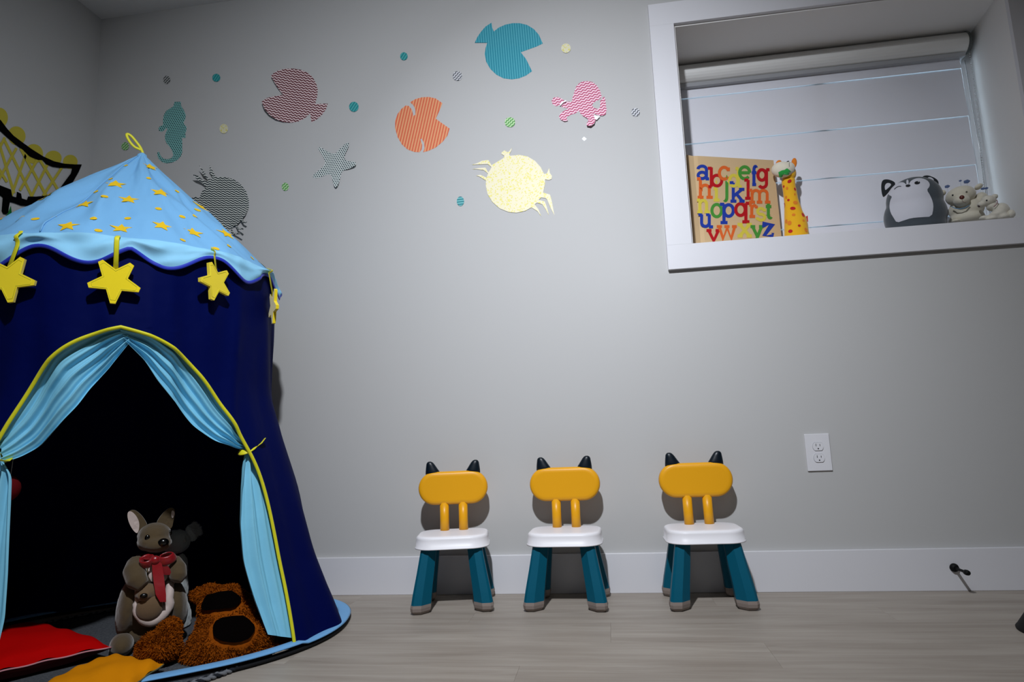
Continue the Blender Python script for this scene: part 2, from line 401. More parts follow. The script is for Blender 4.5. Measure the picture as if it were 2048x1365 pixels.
box('bottom_rail', (bx0, -.012, .004), (bx1, .006, .022), CAS, bl, .002)
box('backing_sheet', (bx0, .008, .02), (bx1, .0085, .79), SH, bl)
CH_ = mat('steel_bead_chain', (.6, .62, .63), .25, .6, metal=.8)
ch = []
c0 = at(1937, 100, .285); c1 = at(1966, 380, .285)
for i in range(60):
    f = i / 59; x = c0[0] + (c1[0] - c0[0]) * f + .006 * math.sin(f * 3); z = c0[2] + (c1[2] - c0[2]) * f; ch.append((x, -.02, z - WZ0))
bm = bmesh.new()
for p in ch: ell(bm, p, .0022, n=4)
tag(bmo('bead_chain', bm, CH_, bl, True), kind='stuff')
tube('cord', [(1.505, -.018, .76), (1.509, -.018, .4), (1.506, -.018, .14)], .0015, CH_, bl, 6)
# ------------------------------------------------------------------ outlet, doorstop, stand
PL_ = mat('outlet_plastic', (.68, .68, .71), .3, .4); DK = mat('dark_slot', '15171a', .5); BLK = mat('black_rubber', '0a0b0c', .6, .2)
ot = thing('wall_outlet', 'white double power outlet on the grey wall below the window', 'outlet', (.7035, 0, .4556))
box('cover_plate', (-.040, -.006, -.0625), (.040, 0, .0625), PL_, ot, .0015)
for s in (1, -1):
    zc = .0195 * s
    out = [(x, z) for x, z in circ(0, 0, .0172, .0172, 40)]; out = [(x, max(-.0135, min(.0135, z))) for x, z in out]
    rc = sheet('receptacle', out, .004, lambda x, z: (x, -.0088, zc + z), PL_, ot, .003)
    rg = sheet('rim_gap', [(x * 1.05, z * 1.06) for x, z in out], .006, lambda x, z: (x, -.00615, zc + z), mat('seam', '8d9096', .6), ot, .0005)
    for sx, h in ((-.0064, .0042), (.0064, .0035)): box('slot', (sx - .0009, -.0091, zc + .001), (sx + .0009, -.0087, zc + .001 + 2 * h), DK, rc)
    sheet('ground_hole', circ(0, -.0072, .0023, n=12), .003, lambda x, z: (x, -.0091, zc + z), DK, rc, .0004)
ds = thing('door_stop', 'black peg door stop screwed into the white baseboard at right', 'door stop', (1.078, -.014, .073))
lathe('base_disc', [(.0135, 0), (.0135, .004), (.0115, .010), (.006, .013)], BLK, ds, axis='y')
lathe('peg', [(.0045, .011), (.0042, .055), (.0045, .070)], BLK, ds, 16, axis='y')
lathe('bumper', [(.0045, .066), (.0078, .070), (.0085, .078), (.0075, .086), (.004, .089)], BLK, ds, 20, axis='y')
st = thing('tapered_stand', 'black flared round stand on the floor, cut off by the right edge', 'stand', (1.125, -.46, 0))
lathe('flared_base', [(.108, 0), (.109, .004), (.104, .010), (.082, .045), (.066, .075), (.050, .11), (.036, .15), (.028, .19), (.024, .22)], BLK, st, 48)
lathe('top_cap', [(.028, .216), (.030, .222), (.030, .232), (.022, .238)], BLK, st, 32)
# ------------------------------------------------------------------ chairs
YEL = mat('yellow_plastic', '#e2a013', .38, .35, bs=900, bst=.04, bd=.0003); SW = mat('white_seat_plastic', (.80, .79, .82), .4, .35); TEAL = mat('teal_plastic', '#05546b', .45, .15); NAVYP = mat('dark_navy_plastic', '#07131d', .35, .35); TAUPE = mat('taupe_rubber_foot', '#857a73', .7, .2)
def rrect(w_, d_, r, n=8):
    o = []
    for cx, cy, a in ((w_ / 2 - r, d_ / 2 - r, 0), (-w_ / 2 + r, d_ / 2 - r, 90), (-w_ / 2 + r, -d_ / 2 + r, 180), (w_ / 2 - r, -d_ / 2 + r, 270)):
        for i in range(n + 1):
            g = math.radians(a + 90 * i / n); o.append((cx + r * math.cos(g), cy + r * math.sin(g)))
    return o
def loft(name, rings, m, parent, smooth=True, cap=True):
    n = len(rings[0]); vs = [p for r in rings for p in r]; fs = []
    for i in range(len(rings) - 1):
        for k in range(n): fs.append((i * n + k, i * n + (k + 1) % n, (i + 1) * n + (k + 1) % n, (i + 1) * n + k))
    if cap: fs += [tuple(range(n)), tuple(range((len(rings) - 1) * n, len(rings) * n))]
    o = mesh(name, vs, fs, m, parent)
    if smooth: o.data.polygons.foreach_set('use_smooth', [len(p.vertices) == 4 for p in o.data.polygons])
    return o
def leg_section(cx, cy, w_, sx, sy, z):
    # softly cornered square, pointing its ridge outwards
    h = w_ / 2; b = .44 * w_; pts = [(-h, -h + b), (-h + b, -h), (h - b * .3, -h), (h, -h + b * .3), (h, h - b), (h - b, h), (-h + b * .3, h), (-h, h - b * .3)]
    return [(cx + p[0] * -sx, cy + p[1] * sy, z) for p in pts][::(1 if sx * sy > 0 else -1)]
def chair_proto():
    t = thing('toddler_chair', None, 'chair')
    prof = [(0, .199, 0), (.0035, .1985, 0), (.0035, .2025, 0), (.0, .203, 0), (-.0025, .222, 0), (-.004, .229, 0), (-.007, .2335, 0), (-.012, .236, 0), (-.03, .2365, 0)]
    prof = [(0.0, .196), (.0040, .196), (.0040, .1995), (.0008, .2005), (-.0005, .226), (-.0015, .2305), (-.0045, .2345), (-.009, .2362), (-.03, .2365)]
    rings = []
    for o_, z in prof:
        rings.append([(x, y, z) for x, y in rrect(.241 + 2 * o_, .200 + 2 * o_, .060 + o_)])
    s = loft('seat', rings, SW, t)
    for sx in (1, -1):
        for sy in (1, -1):
            cx0, cy0, cx1, cy1 = sx * .078, sy * .062, sx * .104, sy * .090; R_ = []
            for z, w_, f in ((.204, .048, -.15), (.18, .050, .0), (.15, .0525, .16), (.12, .0548, .33), (.09, .057, .52), (.06, .0593, .70), (.028, .0615, .86)):
                R_.append(leg_section(cx0 + (cx1 - cx0) * f, cy0 + (cy1 - cy0) * f, w_, sx, sy, z))
            lg = loft('leg', R_, TEAL, t, False)
            F_ = [leg_section(cx0 + (cx1 - cx0) * f, cy0 + (cy1 - cy0) * f, w_, sx, sy, z) for z, w_, f in ((.029, .0628, .86), (.020, .0642, .90), (.010, .0605, .92), (.003, .050, .92), (.0, .036, .92))]
            loft('foot', F_, TAUPE, lg, False)
    yb = .062
    lean = .10
    for sx in (1, -1):
        tube('back_post', [(sx * .033, yb - .004, .230), (sx * .033, yb, .28), (sx * .033, yb + .004, .330)], .0158, YEL, t, 20)
    # backrest: pill with rounded rim
    rg = []
    for yy, o_ in ((-.018, -.016), (-.0172, -.008), (-.0145, -.003), (-.009, 0), (.009, 0), (.0145, -.003), (.0172, -.008), (.018, -.016)):
        rg.append([(x, yb + .006 + yy, .381 + z) for x, z in rrect(.244 + 2 * o_, .114 + 2 * o_, .0569 + o_, 12)])
    loft('backrest', rg, YEL, t)
    for sx in (1, -1):
        rs = []
        for i, (z, rx, ry, dx) in enumerate([(.430, .0265, .014, 0), (.440, .0245, .0135, .0015), (.450, .0205, .012, .0045), (.460, .0165, .0105, .007), (.467, .0135, .0092, .009), (.472, .0095, .007, .010), (.4748, .0045, .0035, .0105)]):
            rs.append([(sx * (.071 + dx) + rx * math.cos(a), yb + .006 + ry * math.sin(a), z) for a in [2 * math.pi * k_ / 20 for k_ in range(20)]])
        loft('ear', rs, NAVYP, t)
    return t
def copy_tree(o, parent=None):
    c = o.copy(); COL.objects.link(c)
    if parent is not None: c.parent = parent
    for ch_ in list(o.children): copy_tree(ch_, c)
    return c
cp = chair_proto()
spots = [(-.548, -.155, 9, 'yellow and white toddler chair with cat ears, the one nearest the blue tent'),
         (-.166, -.142, -2, 'middle one of the three yellow-backed toddler chairs against the wall'),
         (.282, -.138, 2, 'yellow-backed toddler chair with cat ears, rightmost of three, nearest the outlet')]
for i, (x, y, a, l) in enumerate(spots):
    c = cp if i == 0 else copy_tree(cp)
    c.location = (x, y, 0); c.rotation_euler = (0, 0, math.radians(a)); c['label'] = l; c['group'] = 'cat-eared toddler chairs along the wall'
# ------------------------------------------------------------------ wall stickers
def zpts(l, ox, oy, s): return [(ox + x / s, oy + y / s) for x, y in l]
def sticker(name, label, cat, pts, m, group=None, curl=None, step=.012, parent=None, off=.0006):
    P = [at(u, v, 0) for u, v in pts]; cx = sum(p[0] for p in P) / len(P); cz = sum(p[2] for p in P) / len(P)
    out = [(p[0] - cx, p[2] - cz) for p in P]
    f = (lambda x, z: (x, -off - (curl(x, z) if curl else 0), z))
    o = sheet(name, out, step, f, m, parent, .0004, loc=(cx, 0, cz)); return tag(o, label, cat, group) if parent is None else o
G1 = 'sea creature stickers on the grey wall'; G2 = 'small round paper dots on the grey wall'
MC_D = m_chevron('black_chevron_paper', 'c9ccc6', '1e2a30', -6, .0098, .020, .0052, .48)
MC_R = m_chevron('maroon_chevron_paper', 'd9c3c4', '5a1d28', -14, .0112, .018, .0062, .5)
MC_P = m_chevron('pink_chevron_paper', 'ecc9d6', 'b0476c', 14, .0112, .018, .0062, .5)
M_T = m_stripe('teal_stripe_paper', '0d7f93', '48a3b3', 92, .0096, soft_=.6)
M_O = m_stripe('orange_stripe_paper', 'cf5a3f', 'e0a172', 76, .0118, soft_=.35)
MD_S = m_dots('starfish_dot_paper', 'd3dcd8', '22333d', .0090, .0029)
MD_H = m_dots('seahorse_dot_paper', '86c4c0', '12282f', .0092, .0028)
MF_Y = m_floral('yellow_floral_paper', 'e3dcc8', 'dfd676')
sh = [(420, 402), (460, 402), (463, 430), (480, 455), (493, 490), (490, 515), (478, 535), (482, 548), (497, 565), (497, 590), (490, 605), (492, 637), (468, 637), (470, 670), (470, 730), (462, 755), (440, 780), (405, 798), (370, 803), (340, 795), (318, 775), (308, 750), (308, 730), (320, 728), (327, 748), (338, 764), (354, 774), (378, 776), (400, 768), (412, 750), (405, 720), (385, 690), (368, 672), (358, 648), (358, 620), (365, 600), (375, 580), (366, 572), (350, 590), (335, 598), (318, 590), (316, 572), (328, 560), (345, 555), (345, 520), (350, 490), (365, 462), (392, 445), (412, 432)]
sticker('seahorse_sticker', 'teal dotted paper seahorse on the grey wall above the tent roof', 'sticker', zpts(sh, 220, 80, 3.25), MD_H, G1)
cr = [(690, 893), (745, 891), (800, 905), (850, 938), (885, 985), (903, 1040), (903, 1095), (890, 1140), (872, 1165), (885, 1188), (912, 1194), (903, 1203), (880, 1198), (860, 1180), (835, 1205), (848, 1228), (896, 1240), (890, 1250), (845, 1240), (822, 1212), (790, 1228), (812, 1258), (892, 1270), (885, 1278), (790, 1268), (786, 1232), (760, 1246), (710, 1255), (650, 1235), (600, 1190), (570, 1135), (562, 1085), (542, 1074), (529, 1055), (532, 1030), (556, 1020), (582, 1030), (600, 995), (632, 960), (608, 935), (582, 915), (568, 893), (595, 898), (620, 922), (640, 925), (650, 918), (625, 890), (608, 833), (628, 865), (645, 900), (660, 912), (672, 897), (658, 862), (661, 825), (678, 862)]
def curl_crab(x, z): return .010 * max(0, (x - .045) / .05) * max(0, (-z - .03) / .05) + .007 * max(0, (-x - .02) / .04) * max(0, (z - .03) / .05)
sticker('crab_sticker', 'black and grey chevron paper crab with peeling legs beside the tent roof', 'sticker', zpts(cr, 220, 80, 3.25), MC_D, G1, curl_crab)
rf = [(180, 300), (200, 275), (235, 252), (285, 236), (345, 230), (410, 240), (460, 262), (500, 295), (530, 345), (545, 400), (540, 455), (527, 500), (528, 515), (575, 512), (625, 512), (610, 560), (575, 605), (535, 640), (495, 662), (488, 630), (486, 598), (472, 600), (440, 630), (390, 655), (330, 666), (270, 662), (215, 645), (165, 610), (130, 565), (112, 510), (150, 480), (200, 462), (270, 446), (235, 400), (205, 350)]
sticker('fish_sticker', 'maroon chevron paper fish with open mouth facing left', 'sticker', zpts(rf, 500, 80, 4.014), MC_R, G1, lambda x, z: .009 * max(0, (-x - .015) / .08) ** 1.3)
of = [(1285, 500), (1330, 475), (1380, 461), (1435, 458), (1490, 470), (1545, 508), (1525, 560), (1492, 633), (1550, 675), (1603, 712), (1585, 770), (1545, 820), (1490, 865), (1430, 892), (1390, 902), (1402, 870), (1398, 830), (1378, 790), (1368, 800), (1382, 840), (1378, 880), (1362, 902), (1320, 900), (1265, 880), (1220, 840), (1185, 780), (1165, 710), (1165, 650), (1185, 595), (1215, 555), (1250, 527), (1275, 530), (1300, 560), (1312, 612), (1328, 600), (1328, 560), (1312, 525)]
sticker('fish_sticker', 'orange striped paper fish without a tail in the middle of the wall', 'sticker', zpts(of, 500, 80, 4.014), M_O, G1)
tf = [(340, 322), (365, 270), (400, 220), (445, 170), (505, 132), (510, 175), (527, 215), (575, 178), (640, 150), (710, 136), (780, 136), (850, 152), (915, 190), (965, 245), (1003, 328), (940, 358), (788, 413), (840, 480), (898, 598), (840, 640), (770, 668), (700, 678), (620, 668), (550, 632), (490, 575), (450, 505), (436, 430), (445, 370), (462, 322)]
sticker('fish_sticker', 'teal striped paper fish high on the wall left of the window', 'sticker', zpts(tf, 880, 20, 4.876), M_T, G1, lambda x, z: .003 * max(0, (z - .0) / .06))
oc = [(1358, 715), (1390, 698), (1440, 694), (1490, 705), (1530, 738), (1562, 790), (1578, 850), (1600, 843), (1612, 870), (1618, 930), (1625, 975), (1615, 1020), (1590, 1035), (1540, 1035), (1500, 1010), (1508, 1050), (1518, 1080), (1505, 1120), (1470, 1145), (1435, 1140), (1428, 1120), (1448, 1095), (1440, 1065), (1400, 1040), (1368, 1010), (1355, 985), (1320, 1010), (1275, 1022), (1240, 1045), (1235, 1065), (1248, 1085), (1215, 1092), (1180, 1075), (1160, 1045), (1172, 1012), (1210, 985), (1250, 962), (1200, 952), (1165, 930), (1130, 940), (1098, 920), (1088, 885), (1108, 855), (1150, 850), (1195, 870), (1225, 895), (1285, 895), (1295, 850), (1312, 790), (1330, 745)]
# the gap beside the curled arm is cut in as a notch from the right
i0 = oc.index((1600, 843))
oc[i0:i0] = [(1545, 880), (1505, 900), (1482, 925), (1500, 955), (1540, 968), (1562, 945), (1562, 890)]
os_ = sticker('octopus_sticker', 'pink chevron paper octopus held by clear tape near the window', 'sticker', zpts(oc, 880, 20, 4.876), MC_P, G1, lambda x, z: .006 * max(0, (-z - .03) / .03))
TAPE = mat('white_glare_tape', (.93, .94, .97), .06, .9)  # near-white base colour paints the lamp's glare onto clear tape
for q in ([(1165, 938), (1190, 908), (1225, 888), (1236, 898), (1200, 915), (1178, 940)], [(1500, 1035), (1562, 1045), (1528, 1082), (1510, 1070)]):
    P = [at(u, v, 0) for u, v in zpts(q, 880, 20, 4.876)]; L = os_.location
    sheet('tape', [(p[0] - L.x, p[2] - L.z) for p in P], .01, lambda x, z: (x, -.0072, z), TAPE, os_, .0002)
yc = [(600, 500), (640, 565), (700, 530), (790, 475), (800, 450), (765, 425), (765, 408), (800, 380), (830, 400), (850, 402), (893, 350), (885, 385), (860, 430), (870, 448), (985, 437), (1090, 458), (1180, 512), (1250, 590), (1290, 672), (1325, 670), (1355, 600), (1362, 660), (1390, 700), (1385, 735), (1350, 750), (1305, 740), (1302, 800), (1280, 905), (1365, 930), (1385, 1000), (1420, 1188), (1375, 1100), (1330, 990), (1310, 972), (1255, 965), (1225, 995), (1300, 1015), (1325, 1080), (1352, 1185), (1310, 1110), (1270, 1050), (1205, 1028), (1175, 1052), (1220, 1110), (1256, 1200), (1210, 1135), (1135, 1088), (1060, 1130), (950, 1155), (850, 1145), (740, 1100), (650, 1020), (590, 920), (570, 820), (572, 755), (490, 705), (450, 695), (500, 683), (580, 720), (596, 668), (545, 625), (440, 612), (395, 614), (480, 600), (565, 595), (600, 655), (625, 620), (640, 590), (595, 550), (470, 555), (395, 560), (460, 540), (520, 510)]
sticker('crab_sticker', 'yellow floral paper crab on the wall left of the window', 'sticker', zpts(yc, 880, 240, 6.203), MF_Y, G1, lambda x, z: .0015)
sf = [(555, 862), (575, 865), (620, 895), (680, 920), (725, 870), (775, 828), (800, 830), (795, 865), (765, 920), (758, 960), (800, 980), (862, 988), (855, 1018), (800, 1040), (740, 1052), (728, 1090), (720, 1150), (705, 1188), (685, 1190), (668, 1140), (652, 1075), (600, 1090), (550, 1108), (512, 1112), (503, 1085), (550, 1050), (608, 1000), (595, 950), (560, 895), (547, 872)]
sticker('starfish_sticker', 'white paper starfish with black polka dots', 'sticker', smoothpoly(zpts(sf, 500, 80, 4.014), 1), MD_S, G1, lambda x, z: .011 * max(0, (x - .035) / .06) + .006 * max(0, (-z - .05) / .04))
MDG = m_chevron('green_chevron_dot', 'b7d9a6', '4e8f46', 40, .0105, .012, .004); MDK = m_chevron('black_chevron_dot', 'b9bbb8', '23262a', 45, .010, .012, .004); MDW = m_chevron('grey_chevron_dot', 'd2d3d8', '55585e', 45, .010, .012, .004)
MDT = m_stripe('teal_dot_paper', '0b7d83', '4fa9a8', 55, .011, soft_=.4); MDY = m_floral('yellow_dot_paper', 'd8d6c8', 'd3c93f', 90); MDT2 = m_stripe('teal_dot_flat', '0b6f78', '74b9bb', 2, .010, soft_=.4)
for u, v, rx, ry, m, l in [(334, 160, 7, 8, MDK, 'black chevron paper dot, highest dot above the seahorse'), (433, 156, 8, 8, MDT, 'teal paper dot between the seahorse and the maroon fish'), (448, 258, 8.5, 9.5, MDY, 'yellow paper dot right of the seahorse'), (251, 293, 7.5, 8, MDG, 'green chevron paper dot beside the yellow loop of the tent'), (571, 374, 7, 8, MDG, 'green chevron paper dot lower left of the starfish'), (708, 214, 9.5, 10, MDT, 'teal paper dot right of the maroon fish'), (808, 113, 7.5, 8, MDT, 'teal paper dot highest on the wall, left of the teal fish'), (915, 152.5, 9.5, 9.5, MDW, 'grey chevron paper dot lower left of the teal fish'), (1132, 97, 9.5, 9.5, MDY, 'yellow paper dot right of the teal fish'), (1271, 225, 8.5, 8.5, MDW, 'grey chevron paper dot closest to the window frame'), (1020, 245, 10.3, 10, MDG, 'green chevron paper dot above the yellow crab'), (921, 403, 7.3, 9.5, MDT2, 'teal paper dot lower left of the yellow crab')]:
    sticker('dot_sticker', l, 'sticker', circ(u, v, rx, ry, 28), m, G2, lambda x, z: .0012 + .05 * max(0, -z) * .3, .006)
sticker('tape_scrap', 'small diamond scrap with painted white glare under the pink octopus', 'tape', [(1168, 273.5), (1173.5, 278), (1168.5, 282.5), (1163.5, 278)], TAPE, None, None, .004)  # white of the scrap is glare put into the colour
# ------------------------------------------------------------------ mural on the left wall
BKP = mat('black_felt', '020203', .95, .05); YP = mat('yellow_paper', 'b9ac3c', .7, .2); GRN = mat('green_paper', '0a6a28', .7, .2)
def lw(pts): return [(-p[1], p[2]) for p in [atx(u, v, XL) for u, v in pts]]
def lws(name, pts, m, off, parent=None, loc=None, step=.03, th=.0008):
    return sheet(name, lw(pts), step, lambda y_, z: (off, -y_, z), m, parent, th, nrm=(-1, 0, 0))
z0 = lambda l: zpts(l, 0, 190, 4.705)
mu = thing('crocodile_mural', 'black outlined paper creature with yellow lattice and round bumps on left wall', 'wall decoration', (XL, 0, 0))
lws('outline', z0([(-260, 40), (-120, 130), (0, 240), (60, 320), (120, 385), (200, 445), (290, 510), (400, 580), (500, 625), (600, 648), (700, 655), (762, 655), (735, 720), (690, 800), (640, 880), (590, 945), (540, 975), (450, 1005), (350, 1035), (260, 1048), (190, 1043), (130, 1020), (85, 1008), (75, 1060), (70, 1105), (50, 1127), (22, 1120), (8, 1090), (18, 965), (0, 950), (-120, 900), (-260, 820), (-260, 740), (-120, 800), (0, 855), (95, 892), (108, 955), (145, 965), (152, 912), (190, 930), (198, 975), (245, 990), (258, 957), (330, 958), (420, 950), (500, 925), (550, 890), (600, 820), (660, 740), (672, 690), (560, 688), (490, 678), (430, 655), (395, 615), (345, 612), (270, 578), (215, 522), (130, 462), (60, 400), (0, 345), (-120, 240), (-260, 150)]), BKP, .004, mu)
for c in [((-10, 215), 82, 95, 0), ((155, 385), 82, 90, -20), ((315, 555), 88, 92, -10), ((500, 595), 78, 70, 0), ((660, 630), 68, 66, 0)]:
    lws('bump', z0(circ(c[0][0], c[0][1], c[1], c[2], 28, c[3])), YP, .0012 + .0004 * random.random(), mu)
def band(p, q, w_=26):
    p, q = np.array(p, float), np.array(q, float); d = (q - p) / np.hypot(*(q - p)); n_ = np.array([-d[1], d[0]]) * w_ / 2; return [tuple(p + n_), tuple(p - n_), tuple(q - n_), tuple(q + n_)]
for i, (a, b) in enumerate([((-40, 360), (130, 925)), ((40, 430), (300, 960)), ((190, 505), (430, 945)), ((370, 610), (545, 900)), ((-100, 560), (60, 820))]):
    lws('lattice_strip', z0(band(a, b)), YP, .0016 + i * .0003, mu, step=.05)
for i, (a, b) in enumerate([((240, 560), (100, 960)), ((440, 660), (290, 960)), ((580, 680), (400, 950)), ((150, 500), (-40, 840)), ((40, 400), (-60, 600)), ((345, 610), (180, 900))]):
    lws('lattice_strip', z0(band(a, b, 24)), YP, .0022 + .00025 * i, mu, step=.05)
gr = thing('grass_cutout', 'green paper grass tuft on left wall below the black creature', 'wall decoration', (XL, 0, 0))
lws('grass_blade', z0([(-160, 1130), (-80, 1210), (-40, 1100), (0, 1175), (18, 1190), (70, 1120), (100, 1045), (108, 1110), (100, 1210), (135, 1180), (172, 1105), (190, 1200), (205, 1290), (150, 1290), (60, 1248), (0, 1220), (-160, 1180)]), GRN, .0012, gr)
# ------------------------------------------------------------------ play tent
NAVY = m_fabric('navy_polyester', '#010a45', .6, .0, 6, .5, .015, spec=.04)
SKY = m_fabric('sky_blue_polyester', '#74aedb', .6, .0, 9, .35, .01, spec=.15); SKYC = m_fabric('curtain_blue_polyester', '#80c8e4', .55, .0, 9, .3, .01)
TRIM = m_fabric('yellow_ribbon', '#d9d41f', .5, .1, 60, .3, .002); FELT = m_fabric('yellow_felt', '#ecd41e', .9, .4, 40, .2, .002, spec=.1); ROY = m_fabric('royal_blue_binding', '#1a2fae', .6, .1, 40, .2, .002)
PRT = mat('yellow_print', '#e0b91c', .6, .2); BIND = m_fabric('light_blue_binding', '#6ea9dc', .6, .1, 30, .3, .003)
TC, TA = (-1.45, -.6, 0), 39
tent = thing('play_tent', 'blue castle play tent with star-print roof, hanging yellow stars and tied-back curtains', 'tent', TC, TA)
BP = [-180, -129, -90, -60, -44, -16, 0, 16, 44, 60, 85, 110, 135, 180]
BR = [.55, .6, .6, .60, .555, .46, .44, .46, .558, .61, .645, .60, .545, .55]
GZ = [0, .03, .132, .235, .387, .53, .708, 2]; GG = [1.05, 1, .81, .62, .43, .24, 0, 0]
def cint(x, xs, ys): return float(np.interp(x, xs, ys))
def wrap(p): return (p + 180) % 360 - 180
BPs = np.arange(-180, 181, 2.0); _b = np.interp(BPs, BP, BR); _b = np.convolve(np.concatenate([_b[-8:-1], _b, _b[1:8]]), np.ones(9) / 9, 'same')[7:-7]
GZs = np.arange(0, 2.001, .01); _g = np.interp(GZs, GZ, GG); _g = np.convolve(np.pad(_g, 5, 'edge'), np.ones(7) / 7, 'same')[5:-5]
def Rbase(ph, z): return .425 + (np.interp(wrap(ph), BPs, _b) - .425) * np.interp(z, GZs, _g)
def Rtent(ph, z):
    a = math.radians(ph); f = .009 + .017 * max(0, 1 - z / 1.0)
    w_ = math.sin(7 * a + .8 + 1.1 * z) * .5 + math.sin(13 * a - 1.5 + 2 * z) * .35 + .2 * math.sin(23 * a + 3 * z + .5)
    w_ += .5 * math.exp(-((wrap(ph - 39 - (z - .9) * 14)) / 3.0) ** 2) * .7
    f *= max(0, min(1, (1.10 - z) / .2)); cr = abs(mnoise.noise(Vector((5 * math.cos(a), 5 * math.sin(a), z * 1.6 + .4 * math.sin(5 * a))))) - .2
    return Rbase(ph, z) + f * w_ - .016 * cr * max(0, min(1, (1.09 - z) / .15))
def P3(r, ph, z):
    a = math.radians(ph); return (r * math.sin(a), -r * math.cos(a), z)
dRz = [.0, .227, .377, .501, .59, .681, .717, .771, .823, .848, .859, .8618, .8625]; dRp = [46.5, 48.1, 46.8, 45.0, 38.5, 31.6, 28.9, 22.9, 15, 9.0, 4.0, .6, -2.1]
dLz = [.0, .227, .377, .501, .604, .671, .726, .758, .807, .839, .855, .8615, .8625]; dLp = [-50, -48, -44, -40, -34.6, -30.8, -27.9, -25.8, -20.9, -14.8, -9.5, -4.6, -2.1]
def smtab(zz, pp_):
    q = np.array([(p, z) for p, z in zip(pp_, zz)]); d = np.r_[0, np.cumsum(np.hypot(np.diff(q[:, 0]) * .0075, np.diff(q[:, 1])))]; s = np.linspace(0, d[-1], 120)
    a, b = np.interp(s, d, q[:, 0]), np.interp(s, d, q[:, 1])
    for _ in range(130): a[1:-1] = (a[:-2] + a[1:-1] * 2 + a[2:]) / 4; b[1:-1] = (b[:-2] + b[1:-1] * 2 + b[2:]) / 4
    return list(b), list(a)
dRz, dRp = smtab(dRz, dRp); dLz, dLp = smtab(dLz, dLp)
zs = list(np.linspace(.012, .80, 56)) + list(np.linspace(.812, .8615, 16)) + [.8625] + list(np.linspace(.868, 1.085, 24))
NC = 260; vs = []; fs = []
for z in zs:
    if z < .8625: a0, a1 = cint(z, dRz, dRp), cint(z, dLz, dLp) + 360
    else: a0, a1 = -2.1, 357.9
    for i in range(NC + 1):
        t = i / NC; lin = a0 + (a1 - a0) * t; reg = -2.1 + 360 * t
        k_ = min(1, min(t, 1 - t) / .18); ph = lin if z >= .8625 else (lin * (1 - k_) + max(a0, min(a1, reg)) * k_ if False else lin)
        vs.append(P3(Rtent(ph, z), ph, z))
W_ = NC + 1
for j in range(len(zs) - 1):
    for i in range(NC): a = j * W_ + i; fs.append((a, a + 1, a + 1 + W_, a + W_))
mesh('tent_wall', vs, fs, NAVY, tent, True)
# door piping
pp = [P3(Rtent(p, z) + .001, p, z) for p, z in zip(np.interp(np.linspace(.015, .8625, 90), dRz, dRp), np.linspace(.015, .8625, 90))]
pl = [P3(Rtent(p, z) + .001, p, z) for p, z in zip(np.interp(np.linspace(.015, .8625, 90), dLz, dLp), np.linspace(.015, .8625, 90))]
def dense(zz, pp_, n):
    q = np.array([(p, z) for p, z in zip(pp_, zz)]); d = np.r_[0, np.cumsum(np.hypot(np.diff(q[:, 0]) * .0075, np.diff(q[:, 1])))]; s = np.linspace(0, d[-1], n)
    a, b = np.interp(s, d, q[:, 0]), np.interp(s, d, q[:, 1])
    for _ in range(3): a[1:-1] = (a[:-2] + a[1:-1] * 2 + a[2:]) / 4; b[1:-1] = (b[:-2] + b[1:-1] * 2 + b[2:]) / 4
    return [P3(Rtent(x, y) + .0015, x, y) for x, y in zip(a, b)]
pts = dense(dLz, dLp, 110) + dense(dRz, dRp, 110)[::-1][1:]
pts = [p if p[2] > .02 else (p[0], p[1], .02) for p in pts]
tube('door_piping', pts, .0046, TRIM, tent, 8, flat=(.6, 1.0))
# roof
ZR, ZA, RR = 1.100, 1.507, .424
def Rroof(ph, z):
    s = (ZA - z) / (ZA - ZR); a = math.radians(ph)
    r = RR * s * (1.0 + .015 * math.sin(math.pi * min(1, max(0, s))))
    w_ = .35 * math.sin(6 * a + 1.2 + 2 * s) + .45 * math.sin(9 * a + 6 * s + .5) * math.sin(3.1 * s) + .3 * math.sin(15 * a - 7 * s) + .8 * max(0, math.cos(6 * (a + math.radians(27)))) ** 8 * s ** .5
    w_ += 4.2 * (.18 - abs(mnoise.noise(Vector((2.6 * math.cos(a) + 3, 2.6 * math.sin(a), z * 4.5 + 1.3 * math.sin(2 * a)))))) + 1.4 * (.2 - abs(mnoise.noise(Vector((7 * math.cos(a), 7 * math.sin(a) + 5, z * 11)))))
    return max(.013, r + .0105 * w_ * min(1, s * 2.2) * min(1, (1.03 - s) * 8 + .35))
def PR(r, ph, z):
    p = P3(r, ph, z); return (p[0] + .018 * max(0, (z - ZR) / (ZA - ZR)) ** 3, p[1], p[2])
vs = []; fs = []; NR, NA = 60, 240
for j in range(NR + 1):
    z = ZR + (ZA - ZR) * j / NR
    for i in range(NA): ph = 360 * i / NA; vs.append(PR(Rroof(ph, z) * (1 if j < NR else .35), ph, z))
for j in range(NR):
    for i in range(NA): a = j * NA + i; b = j * NA + (i + 1) % NA; fs.append((a, b, b + NA, a + NA))
fs.append(tuple(NR * NA + i for i in range(NA)))
roof = mesh('roof', vs, fs, SKY, tent, True)
def decal(name, ph, z, r0, star, rot=0, parent=roof):
    # flat print: little outline wrapped onto the cone
    R0 = Rroof(ph, z); sl = math.atan2(RR, ZA - ZR); cz = math.cos(sl)
    if star: o = [((r0 if i % 2 == 0 else r0 * .44) * math.sin(math.radians(36 * i + rot)), (r0 if i % 2 == 0 else r0 * .44) * math.cos(math.radians(36 * i + rot))) for i in range(10)]
    else: o = circ(0, 0, r0, r0, 14)
    v2, f = fill(o, r0 * .35)
    v = []
    for x, y in v2:
        zz = z + y * cz; p_ = ph + math.degrees(x / max(.03, Rroof(ph, zz))); v.append(PR(Rroof(p_, zz) + .0010, p_, zz + .0006))
    mesh(name, v, f, PRT, parent, True)
